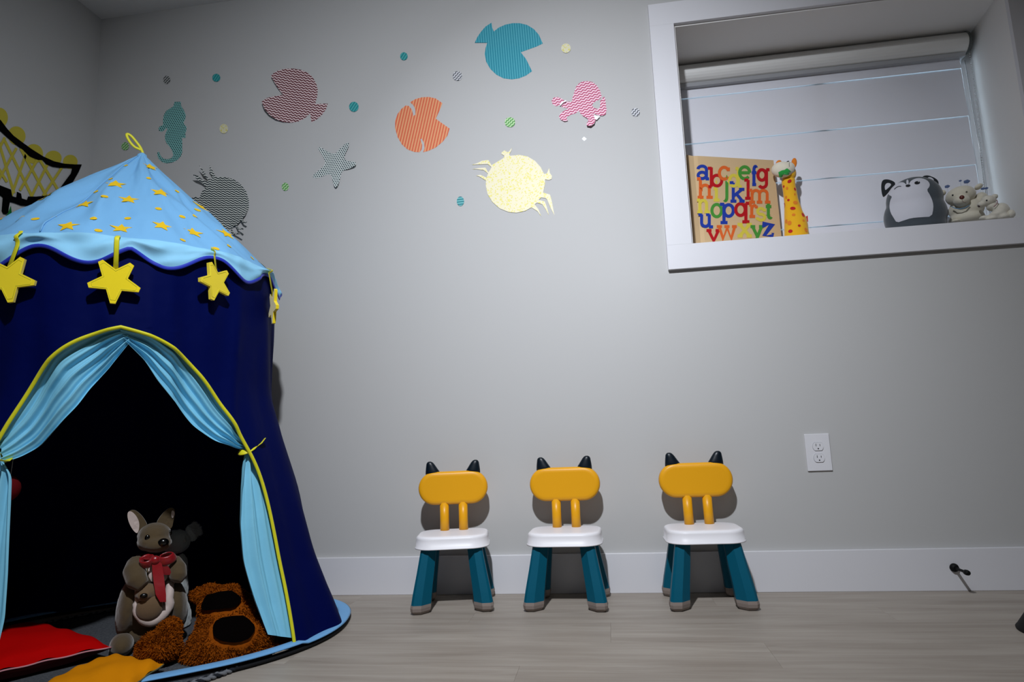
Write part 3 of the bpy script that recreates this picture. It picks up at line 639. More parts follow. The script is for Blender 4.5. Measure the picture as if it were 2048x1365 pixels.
stars = [(25.0, 1.440, 8), (-3.4, 1.262, 0), (17.4, 1.309, 12), (-4.2, 1.138, 0), (11.2, 1.163, 14), (25.4, 1.164, 10), (-15.4, 1.323, -12), (-23.6, 1.223, -10), (-19.7, 1.121, -5), (-2, 1.43, 20),
         (48, 1.20, 5), (60, 1.32, 8), (72, 1.14, 0), (-48, 1.17, 0), (-60, 1.28, 10), (-80, 1.18, 5), (95, 1.22, 9), (120, 1.15, 0), (-105, 1.2, 0), (-130, 1.3, 5), (150, 1.2, 0), (180, 1.28, 9), (-160, 1.17, 3)]
for ph, z, r in stars:
    if (ph, z) == (-2, 1.43): continue
    decal('printed_star', ph, z, .027 if z < 1.4 else .022, True, r)
for ph, z in [(-24.8, 1.426), (-22.4, 1.346), (-30.2, 1.308), (11.8, 1.369), (-15.0, 1.253), (-2.3, 1.181), (12.5, 1.235), (-13.4, 1.154), (24.1, 1.22), (17.3, 1.118), (31.8, 1.233), (38.5, 1.344), (29.0, 1.108), (37.2, 1.133), (42.9, 1.278), (-28.3, 1.16), (-24.8, 1.284), (-38.7, 1.165), (-10.3, 1.112), (60, 1.25), (55, 1.13), (85, 1.25), (-70, 1.2), (-95, 1.13), (110, 1.28), (140, 1.13), (-120, 1.22), (-145, 1.25)]:
    decal('printed_dot', ph, z, .0082 if z < 1.33 else .007, False)
def seam(ph): return [PR(Rroof(ph, z) + .002, ph, z) for z in np.linspace(ZR + .003, ZA - .02, 40)]
tube('seam_piping', seam(-27.5), .0022, SKY, tent, 6)
tube('seam_piping', seam(90), .0022, SKY, tent, 6)
# hanging loop on the peak
tp = Frame(TC, TA, 160, 240, 3.41)
lp = [(428, 228), (420, 205), (408, 180), (385, 150), (355, 112), (330, 92), (315, 92), (318, 112), (340, 150), (370, 182), (395, 192), (412, 200)]
tube('peak_loop', [tp.px(x + 2, y + 4, 0.0) for i, (x, y) in enumerate(smline(lp, 2))], .0034, TRIM, tent, 8, flat=(.45, 1.2))
# valance with scalloped lower edge
def zsc(ph):
    q = ((ph + 4) / 30.6) % 1.0; m_ = .024 * math.cos(2 * math.pi * q)
    return 1.046 + m_ + .012 * max(0, 1 - abs(wrap(ph - 60)) / 90) - .006 * max(0, 1 - abs(wrap(ph + 40)) / 30)
def Rval(ph, t):
    a = math.radians(ph); rt = Rroof(ph, ZR); rb_ = RR + .0155 + .004 * math.sin(a * 8 + t * 3) + .0025 * math.sin(a * 21 - 4 * t); k_ = min(1, t * 2.5) ** .8; return rt + (rb_ - rt) * k_ + .0035 * math.sin(a * 11 + 5 * t) * math.sin(math.pi * t) + .010 * k_ * (.15 - abs(mnoise.noise(Vector((6 * math.cos(a) + 9, 6 * math.sin(a), t * 1.4 + 1.5 * math.sin(3 * a))))))
vs = []; fs = []; NV, NVa = 14, 360
for j in range(NV + 1):
    for i in range(NVa):
        ph = 360 * i / NVa; t = j / NV; zt = ZR; zb = zsc(ph); vs.append(P3(Rval(ph, t), ph, zt + (zb - zt) * t))
for j in range(NV):
    for i in range(NVa): a = j * NVa + i; b = j * NVa + (i + 1) % NVa; fs.append((a, b, b + NVa, a + NVa))
mesh('valance', vs, fs, m_fabric('pale_sky_polyester', '#8cc9ea', .6, .0, 9, .35, .01, spec=.15), tent, True)
tube('valance_binding', [P3(Rval(ph, 1) + .0005, ph, zsc(ph) - .003) for ph in range(0, 360, 1)], 1, ROY, tent, 8, flat=(.0018, .0050), closed=True)
# hanging felt stars on ribbons
def tstar(r, cut=.13):
    o = []
    for i in range(5):
        a = math.radians(72 * i + 180)           # one point straight down
        for s in (-1, 1):
            b = a + s * .10; o.append((r * .95 * math.sin(b), r * .95 * math.cos(b)))
        c = a + math.radians(36); o.append((r * .47 * math.sin(c), r * .47 * math.cos(c)))
    return o
def hang(ph, z0, z1, zc, r, yaw, roll, dr=0, lean=0):
    Rv = RR + .02; rb = [P3(Rval(ph, min(1, max(0, (ZR - z_) / (ZR - zsc(ph)))) if z_ > zsc(ph) else 1) + .0050 + dr * .5, ph + lean * .3, z_) for z_ in np.linspace(z0, min(z0 - .012, zsc(ph) + .002), 9)] + [P3(RR + .024 + dr, ph + lean, z1)]
    c = Vector(P3(RR + .026 + dr, ph + lean, zc)); E = Euler((0, math.radians(roll), math.radians(ph + yaw))).to_matrix()
    out = tstar(r); v2, f = fill(out, r * .22); n = len(v2); T = .0045
    ar = np.array(out); 
    def edge(x, y):
        d = 9
        for i in range(len(out)):
            a, b = ar[i], ar[(i + 1) % len(out)]; ab = b - a; t = max(0, min(1, ((x - a[0]) * ab[0] + (y - a[1]) * ab[1]) / (ab @ ab))); d = min(d, math.hypot(x - a[0] - ab[0] * t, y - a[1] - ab[1] * t))
        return d
    vs = []
    for s in (-1, 1):
        for x, y in v2: vs.append(c + E @ Vector((x, s * T, y)))
    ed = {}
    for q in f:
        for i in range(len(q)): ed[(q[i], q[(i + 1) % len(q)])] = 1
    bd = [e for e in ed if (e[1], e[0]) not in ed]
    o = mesh('hanging_star', vs, [tuple(q) for q in f] + [tuple(i + n for i in q[::-1]) for q in f] + [(a, b, b + n, a + n) for a, b in bd], FELT, tent, False)
    st_ = [(x * .86, y * .86) for x, y in out]
    tube('stitching', [c + E @ Vector((x, -T - .0002, y)) for x, y in st_], .0007, TRIM, o, 5, closed=True)
    top = c + E @ Vector((0, 0, r * .40))
    rb[-1] = tuple(top); tube('ribbon', rb, 1, TRIM, o, 8, flat=(.0058, .0011))
hang(-4.2, 1.101, 1.013, .975, .061, 3, 2)
hang(-33, 1.104, 1.02, .978, .062, 12, -8, lean=-1)
hang(26.4, 1.106, 1.05, 1.004, .057, 12, 12)
hang(57, 1.098, 1.03, .978, .058, 34, 5, .006)
for ph in (119, 150, 180, -150, -119, -88, -62): hang(ph, 1.101, 1.03, .975, .06, 5, 0)
# curtains
def curtain(name, inner, outer, m, n=70, wv=26, amp=.013, nf=4.2, seed=0):
    """inner/outer: (phi, z) polylines of the same direction; folds run along them"""
    def rs(l):
        q = np.array(l, float); d = np.r_[0, np.cumsum(np.hypot(np.diff(q[:, 0]) * .0075, np.diff(q[:, 1])))]; s = np.linspace(0, d[-1], n)
        a, b = np.interp(s, d, q[:, 0]), np.interp(s, d, q[:, 1])
        for _ in range(4): a[1:-1] = (a[:-2] + a[1:-1] * 2 + a[2:]) / 4; b[1:-1] = (b[:-2] + b[1:-1] * 2 + b[2:]) / 4
        return a, b
    ai, bi = rs(inner); ao, bo = rs(outer); vs = []; fs = []
    for j in range(n):
        for i in range(wv * 3 + 1):
            t = i / (wv * 3); ph = ai[j] + (ao[j] - ai[j]) * t; z = bi[j] + (bo[j] - bi[j]) * t; s = j / (n - 1)
            g = min(1, s * 6 + .35) * min(1, (1 - s) * 4 + .35)
            fold = math.sin(2 * math.pi * (nf * t ** .85) + seed + .8 * s) + .4 * math.sin(2 * math.pi * nf * 2.3 * t + 2 * s + seed)
            kk = 1 - .75 * t ** 3; vs.append(P3(Rtent(ph, z) - .004 - .011 * kk - amp * g * kk * (.9 - fold * .62), ph, z))
    W = wv * 3 + 1
    for j in range(n - 1):
        for i in range(W - 1): a = j * W + i; fs.append((a, a + 1, a + 1 + W, a + W))
    o = mesh(name, vs, fs, m, tent, True); return o
ou = lambda l, e: [(p + e, z) for p, z in l]
curtain('curtain', [(-.6, .829), (5.2, .784), (9.7, .732), (16.8, .67), (24, .612), (31.5, .57), (39.4, .548), (42.4, .546)],
        [(-3, .868), (4, .868), (9, .862), (17.5, .832), (24.5, .782), (30.5, .722), (36, .65), (41, .592), (44.8, .556)], SKYC, seed=.6)
curtain('curtain', [(.9, .829), (-5, .761), (-10.8, .71), (-14.1, .668), (-20, .616), (-25.4, .575), (-30.9, .549), (-34.6, .541)],
        [(-1, .868), (-4, .868), (-10, .862), (-15, .845), (-22.9, .811), (-28.2, .758), (-30, .726), (-33, .671), (-37, .60)], SKYC, seed=2.0)
curtain('curtain_tail', [(42.4, .546), (39.3, .446), (37.8, .351), (37.9, .252), (39.7, .149), (41.8, .058)],
        [(44.8, .556), (48.3, .50), (50.2, .377), (51.2, .227), (50.5, .13), (48.6, .030)], SKYC, amp=.011, nf=2.6, seed=1.2)
curtain('curtain_tail', [(-34.6, .541), (-31.9, .512), (-30.9, .444), (-28.9, .29), (-28, .195), (-29, .06)],
        [(-37, .58), (-41, .50), (-45, .377), (-49, .227), (-50, .13), (-50.5, .04)], SKYC, amp=.011, nf=3.2, seed=.2)
def tie(ph, z, s):
    r = Rbase(ph, z) - .014; c = P3(r, ph, z); a = math.radians(ph); tx = Vector((math.cos(a), math.sin(a), 0)); nx = Vector((math.sin(a), -math.cos(a), 0))
    ring = [Vector(c) + tx * .023 * math.cos(g) + nx * .018 * math.sin(g) + Vector((0, 0, s * .012 * math.cos(g))) for g in [2 * math.pi * i / 24 for i in range(24)]]
    o = tube('tieback', ring, 1, TRIM, tent, 8, flat=(.0085, .0012), closed=True)
    e = P3(Rbase(ph + s * 2, z + .02) + .012, ph + s * 4.2, z + .030)
    tube('tie_end', [tuple(Vector(c) + tx * s * .016 + nx * .014), tuple((Vector(c) + tx * s * .03 + nx * .024 + Vector((0, 0, .012)))), P3(Rbase(ph + s * 5, z) + .012, ph + s * 5.2, z + .026)], [1, .9, .65], TRIM, o, 8, flat=(.0075, .0012))
tie(43.6, .550, 1); tie(-35.6, .555, -1)
# ground sheet edge
ringpts = [P3(Rbase(p, .0) + .004, p, .017 + (.006 if abs(wrap(p)) < 50 else 0)) for p in range(0, 360, 2)]
tube('hem_binding', ringpts, 1, BIND, tent, 8, flat=(.021, .004), closed=True)
tube('ground_edge', [P3(Rbase(p, .0) + .010, p, .0065) for p in range(0, 360, 2)], 1, mat('black_hem_band', '05060a', .8), tent, 8, flat=(.014, .0062), closed=True)  # flat black band just below and outside the hem binding
# threads and the red ball hanging inside
F = Frame(TC, TA)
thr = mat('white_thread', 'c9c9c4', .8)
hb = thing('hanging_ball', 'dark red round ball hanging on a thread inside the tent by the left curtain', 'toy', TC, TA)
b_ = F.px(9, 978, -.30); t_ = F.px(27, 912, -.30)
ball('ball', b_, (.033, .028, .033), mat('dark_red_felt', '#5a0a10', .9, .1, bs=200, bst=.4), hb)
tube('thread', [t_, (t_[0] - .001, t_[1], (t_[2] + b_[2]) / 2 + .02), (b_[0] + .01, b_[1], b_[2] + .031)], .0007, thr, hb, 5)
# rug under the tent
RUGM = NT('grey_woven_rug'); o_ = RUGM.obj(); n_ = RUGM.noise(RUGM.V('MULTIPLY', o_, (1, 5, 1)), 120, 4, .7)
RUGM.set(RUGM.b, 'Base Color', RUGM.mix(RUGM.n('ShaderNodeMapRange', {0: n_, 1: .35, 2: .65}), hexc('3c4148'), hexc('6d6f73'))); RUGM.set(RUGM.b, 'Roughness', .95); RUGM.set(RUGM.b, 'Specular IOR Level', .05); RUGM.bump(n_, .8, .004)
rug = thing('round_rug', 'round grey woven rug with braided edge lying under the tent', 'rug', (-1.43, -.625, 0))
rugR = .49
vs = [(0, 0, .010)]; fs = []
for j in range(1, 13):
    for i in range(96): g = 2 * math.pi * i / 96; r = rugR * j / 12; vs.append((r * math.cos(g), r * math.sin(g), .0095 + .0006 * math.sin(j * 2.5)))
for i in range(96): fs.append((0, 1 + i, 1 + (i + 1) % 96))
for j in range(11):
    for i in range(96): a = 1 + j * 96; fs.append((a + i, a + (i + 1) % 96, a + 96 + (i + 1) % 96, a + 96 + i))
a = 1 + 11 * 96
for i in range(96): g = 2 * math.pi * i / 96; vs.append((rugR * math.cos(g), rugR * math.sin(g), .0))
for i in range(96): fs.append((a + i, a + (i + 1) % 96, a + 96 + (i + 1) % 96, a + 96 + i))
mesh('woven_center', vs, fs, RUGM.m, rug, True)
B1 = mat('braid_grey', '6f7277', .9, .1, bs=400, bst=.5); B2 = mat('braid_dark', '22252b', .9, .1, bs=400, bst=.5)
for kx in range(3):
    n_ = 900; pts = []
    for i in range(n_):
        g = 2 * math.pi * i / n_; ph = 2 * math.pi * (i / n_ * 74) + 2 * math.pi * kx / 3
        r = rugR + .006 + .0075 * math.sin(ph); pts.append((r * math.cos(g), r * math.sin(g), -.0 + .0065 + .0022 * math.sin(2 * ph)))
    tag(tube('braid_strand', pts, .0042, (B1, B2, B1)[kx], rug, 6, closed=True), kind='stuff')
# ------------------------------------------------------------------ cushions
def cushion(name, label, top, under, pipe, corners, h, bulge, seed):
    """corners: 4 floor points (x, y), pillow between them"""
    cs_ = np.array(corners, float); c = cs_.mean(0); t = thing(name, label, 'cushion', (c[0], c[1], 0)); N = 28
    def g(u, v, s):
        p = cs_[0] * (1 - u) * (1 - v) + cs_[1] * u * (1 - v) + cs_[2] * u * v + cs_[3] * (1 - u) * v
        e = (4 * u * (1 - u)) ** .5 * (4 * v * (1 - v)) ** .5
        pin = 1 - .10 * (1 - e) * (4 * u * (1 - u) + 4 * v * (1 - v)) * .5
        q = c + (p - c) * pin; wv = .006 * math.sin(9 * u + seed) * math.sin(7 * v + seed * 2) * e + .004 * math.sin(21 * (u + v) + seed) * (1 - e)
        zz = h * .5 + s * h * .5 * (.06 + .94 * e ** bulge) + wv * (1 if s > 0 else .3)
        zz += .02 * (abs(2 * u - 1) * abs(2 * v - 1)) * 0
        return (q[0] - c[0], q[1] - c[1], max(.012, zz))
    for s, m, nm in ((1, top, 'top_cover'), (-1, under, 'underside')):
        vs = [g(i / N, j / N, s) for j in range(N + 1) for i in range(N + 1)]; fs = [(j * (N + 1) + i, j * (N + 1) + i + 1, (j + 1) * (N + 1) + i + 1, (j + 1) * (N + 1) + i) for j in range(N) for i in range(N)]
        mesh(nm, vs, fs, m, t, True)
    bd = [g(i / N, 0, 0) for i in range(N)] + [g(1, i / N, 0) for i in range(N)] + [g(1 - i / N, 1, 0) for i in range(N)] + [g(0, 1 - i / N, 0) for i in range(N)]
    tube('piping', bd, .0021, pipe, t, 6, closed=True); return t
RED = m_fabric('red_cushion_fabric', '#b80303', .85, .0, 10, .4, .008, spec=.05); OR_ = m_fabric('orange_yellow_cushion_fabric', '#d88604', .85, .0, 10, .4, .008, spec=.08)
def fl2(u, v, z=.03): p = atz(u, v, z); return (p[0], p[1])
cushion('floor_cushion', 'red floor cushion with pale piping just inside the tent', RED, mat('dark_red_under', '#4a0508', .9), mat('pale_pink_piping', '#c98a92', .7),
        [(-1.80, -.98), fl2(-60, 1362, .04), fl2(222, 1293, .045), fl2(70, 1247, .045)], .085, .75, 1.0)
cushion('floor_cushion', 'orange-yellow floor cushion in front of the red one at the tent door', OR_, mat('dark_purple_under', '#1d1430', .9), mat('grey_green_piping', '#5d5f45', .7),
        [fl2(60, 1385, .03), fl2(200, 1420, .03), fl2(327, 1337, .02), fl2(215, 1310, .035)], .055, .7, 2.2)
# ------------------------------------------------------------------ things on the window sill
def onb(T, x, z, off=.0015, y0=-1.0):
    h = T.ray_cast(Vector((x, y0, z)), Vector((0, 1, 0)))
    if h[0] is None: h = T.find_nearest(Vector((x, -.1, z)))
    return h[0] + (h[1] if h[1].y < 0 else -h[1]) * off
# alphabet book
BF = Frame((.365, .10, 0), 20.7, 1360, 300, 6.825)
book = thing('alphabet_book', 'large tan book with colourful overlapping lowercase alphabet leaning in the window', 'book', (.365, .10, WZ0), 20.7)
PAPER = mat('tan_cover', '#cdb087', .6, .25, ns=3, na=.05)
bwid, bht = .383, 1.612 - WZ0
vs = []; fs = []
nx = 24
for j, (z, ) in enumerate([(0,), (bht,)]):
    for i in range(nx + 1):
        f = i / nx; x = bwid * f; dy = .004 * math.exp(-((x - .028) / .012) ** 2) - .003 * math.exp(-((x - .0) / .012) ** 2)
        vs.append((x, dy, z))
n_ = nx + 1
for i in range(nx): fs.append((i, i + 1, n_ + i + 1, n_ + i))
b0 = len(vs)
for z in (0, bht):
    for i in range(nx + 1): vs.append((bwid * i / nx, .0022 + max(0, 0), z) if False else (bwid * i / nx, .0065, z))
for i in range(nx): fs.append((b0 + i, b0 + n_ + i, b0 + n_ + i + 1, b0 + i + 1)); fs.append((i, b0 + i, b0 + i + 1, i + 1)); fs.append((n_ + i, n_ + i + 1, b0 + n_ + i + 1, b0 + n_ + i))
fs += [(0, n_, b0 + n_, b0), (nx, b0 + nx, b0 + n_ + nx, n_ + nx)]
mesh('front_cover', vs, fs, PAPER, book)
box('pages', (.004, .0066, .003), (bwid - .004, .0185, bht - .003), mat('page_edges', 'd9d2c2', .8, bs=300), book)
box('back_cover', (0, .0186, 0), (bwid, .021, bht), PAPER, book, .0005)
LC = dict(b='#233c9c', r='#b3171f', o='#d9642a', y='#d3c247', g='#478f38')
LM = {k_: mat('print_' + k_, v_, .6, .2) for k_, v_ in LC.items()}
def A(cx, cy, rx, ry, a0, a1, n=18): return [(cx + rx * math.cos(math.radians(a0 + (a1 - a0) * i / n)), cy + ry * math.sin(math.radians(a0 + (a1 - a0) * i / n))) for i in range(n + 1)]
# strokes in the unit box of each letter, y downwards; 's' strokes are thin slab serifs
GL = {
 'a': [A(.42, .30, .36, .24, 190, 355) + [(.78, .95)], A(.42, .70, .34, .22, 0, 360), [(.70, .94), (1.0, .94)]],
 'b': [[(.24, .0), (.24, .97)], A(.62, .66, .33, .27, 0, 360), [(0, .04), (.26, .04)], [(.04, .97), (.26, .97)]],
 'c': [A(.5, .5, .4, .42, -35, -325), [(.86, .10), (.86, .36)]],
 'd': [[(.74, .04), (.74, .96)], A(.38, .66, .32, .28, 0, 360), [(.52, .04), (.76, .04)], [(.72, .96), (1, .96)]],
 'e': [A(.5, .5, .42, .43, 0, -320), [(.1, .5), (.92, .5)]],
 'f': [[(.42, .97), (.42, .30)] + A(.66, .24, .24, .19, 180, 320), [(.05, .36), (.85, .36)], [(.12, .96), (.80, .96)]],
 'g': [A(.40, .33, .32, .26, 0, 360), [(.76, .06), (.76, .75)] + A(.46, .76, .30, .19, 0, 150), [(.74, .07), (1, .07)]],
 'h': [[(.22, .05), (.22, .95)], [(.22, .55)] + A(.52, .56, .26, .20, 180, 360) + [(.78, .95)], [(0, .05), (.24, .05)], [(.04, .95), (.42, .95)], [(.60, .95), (1, .95)]],
 'i': [[(.5, .36), (.5, .95)], [(.1, .38), (.52, .38)], [(.1, .95), (.95, .95)], [(.40, .06), (.60, .06)]],
 'j': [[(.68, .26), (.68, .82)] + A(.38, .84, .30, .13, 0, 130), [(.35, .27), (.7, .27)], [(.55, .05), (.75, .05)]],
 'k': [[(.24, .04), (.24, .96)], [(.24, .72), (.80, .38)], [(.46, .60), (.84, .95)], [(0, .04), (.26, .04)], [(.05, .96), (.45, .96)], [(.62, .37), (.98, .37)], [(.64, .96), (1, .96)]],
 'l': [[(.5, .03), (.5, .97)], [(.0, .04), (.52, .04)], [(.1, .97), (1, .97)]],
 'm': [[(.14, .08), (.14, .92)], [(.14, .38)] + A(.32, .36, .17, .26, 180, 360) + [(.49, .92)], [(.49, .38)] + A(.67, .36, .18, .26, 180, 360) + [(.85, .92)], [(0, .08), (.15, .08)], [(.0, .93), (.28, .93)], [(.36, .93), (.62, .93)], [(.74, .93), (1, .93)]],
 'n': [[(.24, .1), (.24, .92)], [(.24, .42)] + A(.50, .40, .26, .28, 180, 360) + [(.76, .92)], [(.02, .1), (.26, .1)], [(.04, .92), (.44, .92)], [(.58, .92), (1, .92)]],
 'o': [A(.5, .5, .40, .42, 0, 360)],
 'p': [[(.28, .04), (.28, .96)], A(.60, .36, .32, .29, 0, 360), [(0, .05), (.3, .05)], [(.04, .96), (.52, .96)]],
 'q': [[(.74, .04), (.74, .96)], A(.38, .36, .32, .29, 0, 360), [(.72, .05), (1, .05)], [(.50, .96), (.98, .96)]],
 'r': [[(.34, .1), (.34, .92)], [(.34, .5)] + A(.64, .42, .30, .28, 180, 300), [(.86, .14), (.86, .34)], [(.05, .1), (.36, .1)], [(.08, .92), (.72, .92)]],
 's': [A(.48, .29, .34, .21, -30, -270, 14) + A(.50, .71, .36, .21, -90, 150, 14), [(.84, .12), (.84, .3)], [(.12, .72), (.12, .9)]],
 't': [[(.42, .0), (.42, .78)] + A(.66, .78, .24, .16, 180, 40), [(.05, .30), (.85, .30)]],
 'u': [[(.22, .08), (.22, .60)] + A(.48, .64, .26, .26, 180, 0) + [(.74, .08)], [(.74, .1), (.74, .92)], [(0, .08), (.24, .08)], [(.52, .08), (.76, .08)], [(.72, .93), (1, .93)]],
 'v': [[(.16, .1), (.52, .94), (.84, .1)], [(0, .1), (.36, .1)], [(.64, .1), (1, .1)]],
 'w': [[(.12, .1), (.32, .92), (.52, .16), (.72, .92), (.90, .1)], [(0, .1), (.26, .1)], [(.38, .1), (.64, .1)], [(.76, .1), (1, .1)]],
 'x': [[(.16, .1), (.84, .92)], [(.84, .1), (.16, .92)], [(0, .1), (.36, .1)], [(.64, .1), (1, .1)], [(0, .92), (.36, .92)], [(.64, .92), (1, .92)]],
 'y': [[(.16, .1), (.54, .86)], [(.84, .1), (.48, .98)], [(0, .1), (.36, .1)], [(.64, .1), (1, .1)]],
 'z': [[(.06, .30), (.06, .1), (.88, .1), (.12, .9), (.94, .9), (.94, .70)]]}
LT = [('a', 'b', 225, 210, 405, 408, 42), ('b', 'r', 370, 240, 588, 512, 42), ('c', 'o', 512, 222, 690, 415, 42), ('d', 'y', 655, 245, 850, 512, 42), ('e', 'g', 790, 218, 972, 408, 42), ('f', 'b', 965, 213, 1062, 485, 42), ('g', 'r', 1038, 252, 1228, 528, 42),
      ('h', 'o', 222, 380, 455, 662, 42), ('i', 'y', 440, 425, 552, 700, 42), ('j', 'g', 585, 350, 668, 704, 42), ('k', 'b', 668, 438, 890, 712, 42), ('l', 'r', 868, 402, 988, 670, 42), ('m', 'o', 932, 535, 1240, 728, 40),
      ('n', 'y', 218, 668, 412, 862, 42), ('o', 'g', 410, 728, 592, 930, 42), ('p', 'b', 535, 730, 752, 1004, 44), ('q', 'r', 738, 716, 960, 994, 44), ('r', 'o', 928, 735, 1066, 925, 42), ('s', 'y', 1030, 785, 1182, 976, 40), ('t', 'g', 1155, 702, 1268, 944, 42),
      ('u', 'b', 240, 866, 458, 1066, 42), ('v', 'r', 352, 1085, 562, 1250, 42), ('w', 'o', 492, 1028, 782, 1228, 40), ('x', 'y', 775, 1000, 988, 1192, 44), ('y', 'g', 952, 1030, 1150, 1215, 42), ('z', 'b', 1122, 1000, 1280, 1192, 42)]
for li, (g, c, x0, y0, x1, y1, wd) in enumerate(LT):
    vs = []; fs = []
    for si, s_ in enumerate(GL[g]):
        h = wd / 2
        P = [(x0 + h * .4 + (x1 - x0 - h * .8) * a, y0 + (y1 - y0) * b) for a, b in s_]; cl = math.hypot(P[0][0] - P[-1][0], P[0][1] - P[-1][1]) < 2; n = len(P)
        off = .0004 + .00012 * (li % 7) + .00002 * si; b0 = len(vs)
        for i in range(n):
            a = P[i - 1] if i else (P[-2] if cl else P[0]); b = P[i + 1] if i < n - 1 else (P[1] if cl else P[-1])
            d = np.array(b) - np.array(a); d = d / (np.hypot(*d) + 1e-9); nn = np.array([-d[1], d[0]])
            if 0 < i < n - 1 or cl:
                d1 = np.array(P[i]) - np.array(a); d1 = d1 / (np.hypot(*d1) + 1e-9); cs2 = max(.5, abs(float(np.array([-d1[1], d1[0]]) @ nn))); 
            else: cs2 = 1
            for sgn in (1, -1):
                q = np.array(P[i]) + nn * sgn * h / cs2; X, Y_, Z = BF.px(q[0], q[1], 0); vs.append((X, -off, Z - WZ0))
        for i in range(n - 1): fs.append((b0 + 2 * i, b0 + 2 * i + 1, b0 + 2 * i + 3, b0 + 2 * i + 2))
    vs = [(min(max(x, .002), bwid - .002), y_, max(.002, z)) for x, y_, z in vs]
    o = mesh('printed_letter', vs, fs, LM[c], book)
# giraffe
GX, GY = .765, .20
G = Frame((GX, GY, WZ0), -16.5, 1540, 300, 7.58)
gi = thing('giraffe_plush', 'yellow giraffe soft toy with red and orange spots beside the book', 'soft toy', (GX, GY, WZ0), -16.5)
GYL = m_fabric('yellow_plush', '#e3aa10', .85, .3, 18, .3, .006); GOR = m_fabric('orange_plush', '#d97a1c', .85, .3, 30, .3, .003); GRD = m_fabric('red_plush', '#b51416', .85, .3, 30, .3, .003); CRM = m_fabric('cream_plush', '#d9d2bf', .9, .5, 30, .4, .004); GRL = m_fabric('green_felt', '#27a043', .9, .3, 30, .2, .003)
rings = []
prof = [(420, 190, 372), (470, 172, 385), (560, 185, 390), (640, 196, 408), (760, 210, 432), (880, 213, 472), (960, 212, 502), (1060, 212, 558), (1160, 212, 580), (1280, 212, 592)]
for y, l, r in prof:
    a, b = G.px(l, y), G.px(r, y); cx, hw, z = (a[0] + b[0]) / 2, (b[0] - a[0]) / 2, (a[2] + b[2]) / 2
    rings.append([(cx + hw * math.cos(t), .75 * hw * math.sin(t), z) for t in np.linspace(0, 2 * math.pi, 33)[:-1]])
cxl = cx; hwl = hw
for z, s in ((.03, 1.02), (.012, 1.0), (.003, .9), (0, .75)):
    if z < rings[-1][0][2] - .004: rings.append([(cxl + hwl * s * math.cos(t), .75 * hwl * s * math.sin(t), z) for t in np.linspace(0, 2 * math.pi, 33)[:-1]])
gb = loft('body', rings, GYL, gi)
T = bvh(gb)
gs = G.z[2]
def gpatch(F_, body, x, y, rx, ry, m, par, rot=0, nm='spot', n=16, off=.001, jag=0):
    o = [F_.px(a, b)[::2] for a, b in circ(x, y, rx, ry, n, rot)]
    return patch(nm, o, body, m, par, off, .006)
for x, y, rx, ry, m, r in [(298, 500, 34, 24, GRD, -40), (212, 570, 13, 18, GRD, 0), (262, 605, 18, 24, GOR, 0), (377, 612, 14, 24, GRD, -20), (248, 738, 15, 22, GOR, 0), (283, 784, 20, 18, GRD, 0), (386, 824, 34, 28, GOR, 0), (376, 695, 12, 18, GOR, 0), (222, 850, 12, 36, GRD, 0), (349, 915, 41, 25, GRD, 0), (362, 1016, 28, 20, GOR, 0), (500, 1008, 18, 34, GRD, -25), (252, 1105, 18, 32, GOR, 0), (300, 1138, 32, 34, GOR, 0), (446, 1183, 22, 18, GRD, 0), (508, 1098, 15, 18, GOR, -20), (544, 1238, 20, 34, GOR, -20), (314, 1264, 34, 26, GRD, 0)]:
    gpatch(G, gb, x, y, rx, ry, m, gi, r)
h1 = G.px(300, 360); h2 = G.px(190, 335)
soft('head', [((h1[0], .0, h1[2]), (.024, .026, .030)), ((h1[0] - .012, -.006, h1[2] + .006), (.022, .024, .026))], GYL, gi, .0022, 4)
hd = soft('muzzle', [((h2[0], -.026, h2[2]), (.0405, .028, .0315), (0, 14, 0)), ((h2[0] + .022, -.018, h2[2] + .002), (.025, .026, .027))], CRM, gi, .0025, 4)
Tm = bvh(hd)
e1 = G.px(365, 200); ball('ear', (e1[0], .0, e1[2]), (.0105, .006, .021), GOR, gi, (0, 8, 0)); e2 = G.px(132, 198); ball('ear', (e2[0], .0, e2[2]), (.0105, .006, .012), GOR, gi, (0, 40, 0))
for pl_ in ([(140, 400), (190, 380), (230, 372), (225, 420), (205, 452), (150, 446)], [(228, 372), (262, 350), (318, 378), (312, 440), (270, 452), (222, 448)]):
    patch('leaf', [G.px(a, b)[::2] for a, b in pl_], hd, GRL, gi, .0035, .006)
e3 = G.px(276, 207); ball('eye', (e3[0], -.024, e3[2] - .001), (.0048, .003, .0026), DK, gi)
tl = G.px(555, 1045); sheet('tail_tuft', [G.px(a, b)[::2] for a, b in [(520, 1045), (548, 1010), (572, 995), (574, 1040), (578, 1085), (552, 1092), (535, 1075)]], .01, lambda x, z: (x, .0, z), GRD, gi, .004)
tube('whiskers_stitch', [onb(Tm, *G.px(a, b)[::2], .0008) for a, b in [(300, 240), (296, 280), (298, 320)]], .0006, DK, gi, 5)
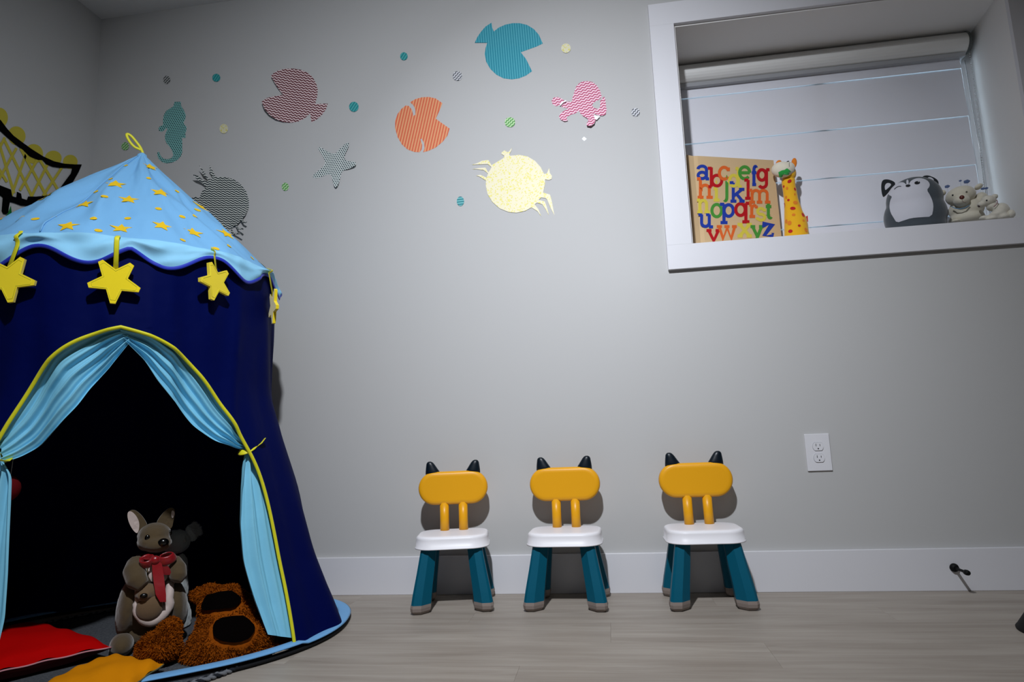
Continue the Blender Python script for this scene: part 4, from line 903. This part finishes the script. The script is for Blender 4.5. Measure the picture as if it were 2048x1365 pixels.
# husky
HX, HY = 1.185, .165
H = Frame((HX, HY, WZ0), -24.7, 1740, 330, 6.649)
hu = thing('winking_plush', 'round grey and white winking puppy soft toy on the window sill', 'soft toy', (HX, HY, WZ0), -24.7)
HG = m_fabric('grey_plush', '#454c52', .9, .35, 14, .3, .006, spec=.1); HW = m_fabric('white_plush', '#c6c7cf', .9, .35, 30, .2, .003, spec=.1); HD = m_fabric('black_plush', '#1d2226', .9, .2, 30, .2, .003)
c = H.px(583, 560); R1 = (H.px(1022, 600)[0] - H.px(140, 600)[0]) / 2
tz = H.px(600, 165)[2]
hb_ = soft('body', [((c[0], 0, .095), (R1, R1 * .78, .098)), ((c[0] + .004, .0, tz - .088), (R1 * .90, R1 * .72, .088)), ((c[0], 0, .05), (R1 * .93, R1 * .72, .055))], HG, hu, .0045, 8, floor=0)
face = [(250, 400), (265, 350), (300, 310), (350, 285), (400, 275), (450, 285), (482, 315), (496, 345), (490, 262), (505, 245), (520, 262), (524, 340), (540, 290), (580, 252), (640, 228), (700, 232), (760, 260), (795, 310), (790, 360), (755, 405), (800, 470), (835, 560), (843, 640), (820, 752), (690, 766), (560, 778), (470, 802), (370, 824), (330, 760), (290, 690), (270, 600), (280, 520), (310, 470), (265, 440)]
patch('face_and_belly', [H.px(a, b)[::2] for a, b in smoothpoly(face, 1)], hb_, HW, hu, .0016, .008)
Th = bvh(hb_)
tube('winking_eye', [onb(Th, *H.px(a, b)[::2], .0032) for a, b in [(340, 380), (355, 364), (380, 350), (405, 346), (428, 352)]], .0011, HD, hu, 6)
gpatch(H, hb_, 633, 312, 36, 23, DK, hu, -12, 'eye', 20, .0032); gpatch(H, hb_, 648, 300, 8, 6, HW, hu, 0, 'eye_glint', 10, .0042); gpatch(H, hb_, 517, 352, 31, 17, DK, hu, -5, 'nose', 20, .0036)
def earshape(nm, pts, yl, m, par, F_, th=.012, ins=None, mi=None):
    o = sheet(nm, [F_.px(a, b)[::2] for a, b in smoothpoly(pts, 2)], .01, lambda x, z: (x, yl, z), m, par, th)
    if ins: sheet('ear_lining', [F_.px(a, b)[::2] for a, b in smoothpoly(ins, 2)], .01, lambda x, z: (x, yl - .0015, z), mi, o, .002)
    return o
earshape('ear', [(150, 240), (175, 195), (240, 190), (310, 215), (345, 250), (260, 330), (200, 400), (165, 420), (148, 330)], .0, HD, hu, H, .016, [(195, 270), (235, 235), (295, 260), (225, 325), (200, 340)], HW)
earshape('ear', [(690, 165), (720, 142), (780, 138), (870, 175), (915, 220), (912, 300), (860, 280), (780, 230)], .0, HD, hu, H, .016, [(755, 175), (800, 160), (850, 190), (848, 240), (790, 225)], HW)
# cream bear
BX, BY = 1.345, .185
B = Frame((BX, BY, WZ0), -27.6, 1860, 340, 10.89)
be = thing('bear_plush', 'cream white teddy bear with brown nose sitting on the window sill', 'soft toy', (BX, BY, WZ0), -27.6)
def ez(F_, x, y, rx, ry, yl, d, rot=0, sc_=None):
    p = F_.px(x, y, yl); q = F_.px(x + 100, y, yl); s = math.hypot(q[0] - p[0], 0) / 100
    return (p, (rx * s, d, ry * s), (0, rot, 0))
CB = m_fabric('cream_fur', '#d6d0be', .95, .4, 160, .35, .002, spec=.05)
body = soft('body', [ez(B, 790, 860, 420, 300, .012, .055), ez(B, 1120, 640, 170, 190, .02, .04), ez(B, 800, 1060, 420, 180, .012, .055)], CB, be, .003, 16, None, 0, 0)
head = soft('head', [ez(B, 665, 570, 355, 255, -.02, .052, -6), ez(B, 690, 680, 190, 140, -.052, .035)], CB, be, .003, 5)
soft('ear', [ez(B, 275, 500, 80, 75, -.012, .018)], CB, be, .003, 2); soft('ear', [ez(B, 1060, 365, 110, 70, -.012, .018, -25)], CB, be, .003, 2)
soft('foot', [ez(B, 560, 1120, 110, 50, -.03, .022)], CB, be, .003, 2, floor=0)
Tb = bvh(head); BRN = mat('brown_nose', '#5a2219', .4, .4)
def bead(F_, T_, x, y, r, m, par, nm, rz_=None):
    X, _, Z = F_.px(x, y, -.05); p = onb(T_, X, Z, .0); ball(nm, p, (r, r * .7, rz_ or r), m, par, n=8)
bead(B, Tb, 700, 655, .0080, BRN, be, 'nose'); bead(B, Tb, 500, 575, .0033, DK, be, 'eye'); bead(B, Tb, 797, 508, .0033, mat('grey_eye', '55544a', .6), be, 'eye')
tube('mouth_stitch', [onb(Tb, *B.px(a, b, -.05)[::2], .0004) for a, b in [(705, 690), (708, 725), (735, 745), (780, 748)]], .0006, mat('brown_thread', '8a6a5c', .8), be, 5)
BLU = m_fabric('blue_ribbon', '#5f9ac6', .6, .2, 40, .2, .002)
tube('neck_ribbon', [B.px(a, b, y_) for a, b, y_ in [(470, 800, -.050), (560, 842, -.058), (660, 850, -.060), (760, 828, -.058), (860, 770, -.050)]], 1, BLU, be, 8, flat=(.0034, .0012))
# white pup
PX_, PY_ = 1.44, .085
Pq = Frame((PX_, PY_, WZ0), -30.5, 1860, 340, 10.89)
pu = thing('puppy_plush', 'small cream puppy soft toy lying at the right end of the sill', 'soft toy', (PX_, PY_, WZ0), -30.5)
CP = m_fabric('pale_cream_fur', '#d8d3c4', .95, .4, 160, .35, .002, spec=.05)
soft('body', [ez(Pq, 1560, 880, 190, 200, .0, .036), ez(Pq, 1470, 980, 200, 120, -.005, .036), ez(Pq, 1600, 1040, 180, 100, .0, .036), ez(Pq, 1380, 1060, 200, 60, -.012, .022), ez(Pq, 1170, 1050, 115, 65, -.012, .02), ez(Pq, 1360, 800, 150, 120, .0, .03)], CP, pu, .003, 10, None, 0, 0)
soft('tail', [ez(Pq, 1770, 960, 100, 125, -.006, .022)], CP, pu, .003, 2, floor=0)
ph_ = soft('head', [ez(Pq, 1270, 680, 180, 150, -.012, .032, 12), ez(Pq, 1110, 765, 100, 80, -.018, .022, 20)], CP, pu, .0028, 4)
soft('ear', [ez(Pq, 1400, 590, 95, 75, -.004, .014, -25)], CP, pu, .0028, 2)
Tp = bvh(ph_); bead(Pq, Tp, 1232, 652, .0028, DK, pu, 'eye'); bead(Pq, Tp, 1057, 757, .0032, mat('dark_nose', '2a1416', .4), pu, 'nose', .0058)
tube('collar', [Pq.px(a, b, y_) for a, b, y_ in [(1450, 650, -.034), (1470, 700, -.040), (1440, 760, -.040), (1390, 800, -.036)]], .0018, mat('pink_cord', 'a88a8c', .8), pu, 6)
# blue flowers behind the bear
Q = Frame((1.35, .262, WZ0), -27.6, 1860, 340, 10.89)
fs_ = thing('flower_sprig', 'little blue blossoms peeking out behind the cream bear', 'flowers', (1.35, .262, WZ0), -27.6)
FB = mat('blue_petal', '#56688f', .7); FG = mat('grey_green_stem', '#a7abb8', .7)
for x, y, r in [(375, 362, .0052), (800, 255, .0062), (660, 238, .003), (1228, 400, .0036), (1150, 410, .004)]:
    p = Q.px(x, y); bm = bmesh.new()
    for k_ in range(5): a = 2 * math.pi * k_ / 5; ell(bm, (p[0] + r * .8 * math.cos(a), p[1], p[2] + r * .5 * math.sin(a)), (r * .95, r * .4, r * .75), n=6)
    bmo('blossom', bm, FB, fs_, True)
    tube('stem', [(p[0], .006, p[2]), (p[0], .006, p[2] * .5), (p[0], .006, .0)], .0004, FG, fs_, 5)
# ------------------------------------------------------------------ soft toys in the tent
FLZ = .0135
K = Frame((-1.35, -.62, FLZ), 37, 0, 950, 3.288)
kg = thing('kangaroo_plush', 'olive brown kangaroo soft toy with red ribbon bow and pouch inside the tent', 'soft toy', (-1.35, -.62, FLZ), 37)
KB = m_fabric('olive_brown_plush', '#534530', .9, .4, 40, .5, .004, spec=.1); KW = m_fabric('pinkish_white_plush', '#c9b9b2', .6, .3, 60, .4, .003); REDR = m_fabric('red_satin', '#8e0512', .3, .2, 30, .3, .003, spec=.6); KJ = m_fabric('joey_plush', '#6b553c', .9, .3, 40, .3, .003)
kb = soft('body', [ez(K, 1010, 640, 150, 120, -.02, .062), ez(K, 990, 850, 190, 215, -.005, .085), ez(K, 840, 870, 75, 215, -.03, .06, 8), ez(K, 1165, 850, 70, 170, -.03, .06, -8), ez(K, 990, 1020, 180, 110, .0, .08), ez(K, 1020, 545, 80, 70, -.02, .04)], KB, kg, .0045, 8, 90, .0008, 0)
soft('foot', [ez(K, 800, 1120, 82, 82, -.07, .055), ez(K, 790, 1150, 75, 60, -.04, .05)], KB, kg, .004, 4, floor=0)
soft('foot', [ez(K, 1130, 1090, 70, 80, -.06, .05)], KB, kg, .004, 4, floor=0)
kh = soft('head', [ez(K, 1015, 400, 112, 92, -.03, .055), ez(K, 1035, 455, 98, 62, -.062, .045), ez(K, 985, 445, 85, 62, -.045, .05)], KB, kg, .0035, 6, 90, .001)
def kear(pts, ins, yl):
    o = sheet('ear', [K.px(a, b, yl)[::2] for a, b in smoothpoly(pts, 2)], .01, lambda x, z: (x, yl + .25 * abs(x - K.px(sum(p[0] for p in pts) / len(pts), 300, yl)[0]), z), KB, kg, .010)
    sheet('ear_lining', [K.px(a, b, yl)[::2] for a, b in smoothpoly(ins, 2)], .01, lambda x, z: (x, yl - .002 + .25 * abs(x - K.px(sum(p[0] for p in pts) / len(pts), 300, yl)[0]), z), KW, o, .002)
kear([(840, 245), (880, 228), (925, 260), (960, 310), (970, 340), (935, 385), (905, 395), (865, 350), (838, 290)], [(838, 245), (865, 240), (900, 275), (918, 320), (912, 375), (895, 388), (860, 345), (838, 290)], -.03)
kear([(1020, 330), (1060, 265), (1100, 225), (1135, 215), (1156, 245), (1142, 300), (1130, 360), (1075, 360)], [(1128, 235), (1145, 238), (1150, 262), (1136, 290), (1126, 275)], -.03)
Tk = bvh(kh); bead(K, Tk, 1072, 433, .0145, mat('black_nose', '050505', .2, .5), kg, 'nose', .012); bead(K, Tk, 970, 408, .0070, mat('glass_eye', '060403', .15, .6), kg, 'eye', .009); bead(K, Tk, 1117, 382, .006, mat('glass_eye', '060403', .15, .6), kg, 'eye', .007)
soft('arm', [], KB, kg, .004, 4, tubes=[([K.px(905, 585, -.04), K.px(885, 640, -.075), K.px(900, 700, -.098), K.px(945, 735, -.105)], [.028, .030, .027, .018])])
soft('arm', [], KB, kg, .004, 4, tubes=[([K.px(1135, 570, -.04), K.px(1165, 620, -.07), K.px(1170, 670, -.085), K.px(1155, 705, -.09)], [.022, .025, .024, .016])])
Tk2 = bvh(kb)
patch('chest_patch', [K.px(a, b, -.07)[::2] for a, b in smoothpoly([(975, 600), (1050, 590), (1100, 620), (1100, 690), (1040, 715), (980, 690)], 1)], kb, KW, kg, .002, .01)
pr_ = [(885, 770), (884, 840), (905, 905), (950, 955), (1000, 968), (1050, 935), (1095, 880), (1130, 820), (1135, 750), (1118, 715)]
rp = []
for x, y in smline(pr_): X, _, Z = K.px(x, y, -.1); p = onb(Tk2, X, Z, .010); rp.append(p)
tube('pouch_rim', rp, [.006 + .0085 * math.sin(math.pi * min(1, max(0, (i / len(rp) - .12) / .85))) for i in range(len(rp))], KW, kg, 12)
jy = thing('joey_plush', 'tiny brown joey soft toy in the pouch of the kangaroo', 'soft toy', (-1.35, -.62, FLZ), 37)
jb = K.px(968, 800, -.1); jp = onb(Tk2, jb[0], jb[2], .016); jp2 = onb(Tk2, *K.px(985, 880, -.1)[::2], .012)
soft('head', [(tuple(jp), (.030, .022, .026), (0, 0, 0)), ((jp.x - .006, jp.y - .016, jp.z - .002), (.018, .016, .015), (0, 0, 0))], KJ, jy, .003, 3)
soft('body', [(tuple(jp2), (.034, .018, .036), (0, 0, 0))], KJ, jy, .003, 3)
ball('nose', (jp.x - .007, jp.y - .032, jp.z), (.0095, .006, .0068), mat('joey_nose', '050505', .3, .5), jy)
# bow
bc = K.px(1010, 562, -.1)
def bowloop(cx, cy, dx, w_, h_, tw):
    pts = []
    for i in range(25):
        g = 2 * math.pi * i / 24; X = cx + dx * (1 - math.cos(g)) / 2 * w_; Y = cy + math.sin(g) * h_ * (.5 if True else 1) + tw * (1 - math.cos(g)); pts.append(K.px(X, Y, -.090 - .012 * math.sin(g)))
    return pts
bw = tube('ribbon_bow', bowloop(1010, 560, -1, 85, 42, 12), 1, REDR, kg, 8, flat=(.0028, .013), closed=True)
tube('bow_loop', bowloop(1040, 560, 1, 108, 44, -14), 1, REDR, bw, 8, flat=(.0028, .013), closed=True)
ball('bow_knot', K.px(1020, 562, -.098), (.013, .010, .012), REDR, bw)
def rib(pts, wz, yl): 
    vs = []; 
    for (x, y), w_, yy in zip(pts, wz, yl):
        a, b = K.px(x - w_ / 2, y, yy), K.px(x + w_ / 2, y, yy); vs += [a, b]
    n = len(pts); vs += [(p[0], p[1] + .0012, p[2]) for p in vs]
    fs = []
    for i in range(n - 1): fs += [(2 * i, 2 * i + 1, 2 * i + 3, 2 * i + 2), (2 * n + 2 * i, 2 * n + 2 * i + 2, 2 * n + 2 * i + 3, 2 * n + 2 * i + 1)]
    return mesh('ribbon_tail', vs, fs, REDR, bw, True)
rib([(1030, 570), (1038, 640), (1048, 720), (1058, 790), (1072, 838)], [62, 72, 72, 68, 40], [-.100, -.104, -.112, -.120, -.122])
rib([(1060, 575), (1090, 620), (1105, 660)], [50, 56, 50], [-.098, -.096, -.092])
tube('neck_band', [K.px(1015 + 100 * math.cos(g), 540 + 20 * math.sin(g), -.03 - .06 * math.sin(g)) for g in [2 * math.pi * i / 24 for i in range(24)]], 1, REDR, bw, 8, flat=(.008, .002), closed=True)
# koala behind
K2 = Frame((-1.392, -.45, FLZ), 38, 0, 950, 3.288)
ko = thing('koala_plush', 'grey koala soft toy half hidden behind the kangaroo', 'soft toy', (-1.392, -.45, FLZ), 38)
KG = m_fabric('grey_koala_plush', '#b5bcbc', .95, .4, 60, .5, .004, spec=.05); KF = m_fabric('pale_ear_fluff', '#c4c8ca', .95, .5, 90, .8, .005)
soft('body', [ez(K2, 1130, 760, 110, 220, .0, .06), ez(K2, 1195, 620, 42, 110, -.02, .03), ez(K2, 1130, 960, 130, 190, .0, .07)], KG, ko, .0045, 5, 90, .002, 0)
k2h = soft('head', [ez(K2, 1165, 440, 90, 85, -.01, .045), ez(K2, 1130, 450, 80, 75, -.01, .045)], KG, ko, .004, 4, 90, .002)
soft('ear', [ez(K2, 1258, 385, 42, 62, -.005, .016, -15)], KG, ko, .003, 2, 200, .003)
rr_ = random.Random(3); vs = []; fs = []
for i in range(700):
    a = rr_.uniform(-.3, 1.45) * 1.3 - .6; q = rr_.random(); x, y = 1262 + 38 * math.sin(a + .6) * q ** .5 * 1.1, 385 - 58 * math.cos(a + .6) * q ** .5; p = Vector(K2.px(x, y, -.012 - .01 * rr_.random()))
    d = Vector((rr_.uniform(.2, 1), rr_.uniform(-.6, .2), rr_.uniform(-.3, .9))).normalized() * .016; s = Vector((0, .0008, .0008)); b0 = len(vs); vs += [p - s, p + s, p + d]; fs.append((b0, b0 + 1, b0 + 2))
tag(mesh('ear_fluff', vs, fs, KF, ko), kind='stuff')
bead(K2, bvh(k2h), 1213, 437, .0055, mat('pale_eye', 'b9b9b5', .4, .5), ko, 'eye')
# shaggy brown plush
S = Frame((-1.03, -.655, FLZ), 30.5, 300, 850, 2.65)
br = thing('shaggy_plush', 'big shaggy orange brown soft toy with two black oval pads in the tent door', 'soft toy', (-1.03, -.655, FLZ), 30.5)
SB = m_fabric('rust_brown_fur', '#87430c', 1.0, .0, 60, .8, .006, spec=.02); SK = m_fabric('black_pad', '#040202', 1.0, .0, 60, .3, .003, spec=.03)
sb = soft('body', [ez(S, 430, 1150, 225, 130, -.02, .085), ez(S, 400, 1200, 240, 80, -.02, .09), ez(S, 395, 980, 135, 125, .07, .08), ez(S, 420, 1060, 170, 130, .03, .08), ez(S, 630, 1200, 90, 60, .0, .06), ez(S, 330, 1180, 130, 95, -.03, .08), ez(S, 310, 900, 90, 45, .12, .05)], SB, br, .006, 7, 45, .005, 0)
sp = soft('paw', [ez(S, 50, 1180, 118, 80, -.02, .06), ez(S, 95, 1110, 60, 85, .02, .055, 25), ez(S, 0, 1210, 75, 60, -.02, .05)], SB, br, .005, 6, 45, .004, 0)
def fur(name, o, n, L, m, par, seed, skip=()):
    TS = [bvh(q) for q in skip]
    r_ = random.Random(seed); ps = [(p.center.copy(), p.normal.copy(), p.area) for p in o.data.polygons]; cum = np.cumsum([p[2] for p in ps]); vs = []; fs = []
    from mathutils import noise
    for _ in range(n):
        c, nn, _a = ps[int(np.searchsorted(cum, r_.random() * cum[-1]))]; c = c + Vector((r_.uniform(-1, 1), r_.uniform(-1, 1), r_.uniform(-1, 1))) * .004
        c.z = max(c.z, .001)
        if any((t_.find_nearest(c)[3] or 9) < .0135 for t_ in TS): continue
        nv = noise.noise_vector(c * 45) * 1.3; d = (nn + Vector((nv.x, nv.y, nv.z - .55)) + Vector((r_.uniform(-.35, .35), r_.uniform(-.35, .35), r_.uniform(-.35, .35)))).normalized() * L * r_.uniform(.6, 1.2)
        s = d.cross(Vector((r_.uniform(-1, 1), r_.uniform(-1, 1), r_.uniform(-1, 1)))).normalized() * .0011; e = c + d; m1 = c + d * .5 + nn * .0015
        e.z = max(e.z, .001); b0 = len(vs); vs += [c - s, c + s, m1 + s * .8, m1 - s * .8, e]; fs += [(b0, b0 + 1, b0 + 2, b0 + 3), (b0 + 3, b0 + 2, b0 + 4)]
    return tag(mesh(name, vs, fs, m, par), kind='stuff')
padA = patch('pad', [S.px(a, b, -.1)[::2] for a, b in circ(440, 1107, 108, 52, 30, -3)], sb, SK, br, .009, .012)
padB = patch('pad', [S.px(a, b, .0)[::2] for a, b in smoothpoly([(285, 985), (300, 940), (350, 915), (420, 905), (465, 925), (480, 955), (440, 975), (380, 985), (310, 1000)], 1)], sb, SK, br, .011, .012)
fur('fur', sb, 30000, .0065, SB, sb, 1, (padA, padB)); fur('fur', sp, 12000, .0065, SB, sp, 2)
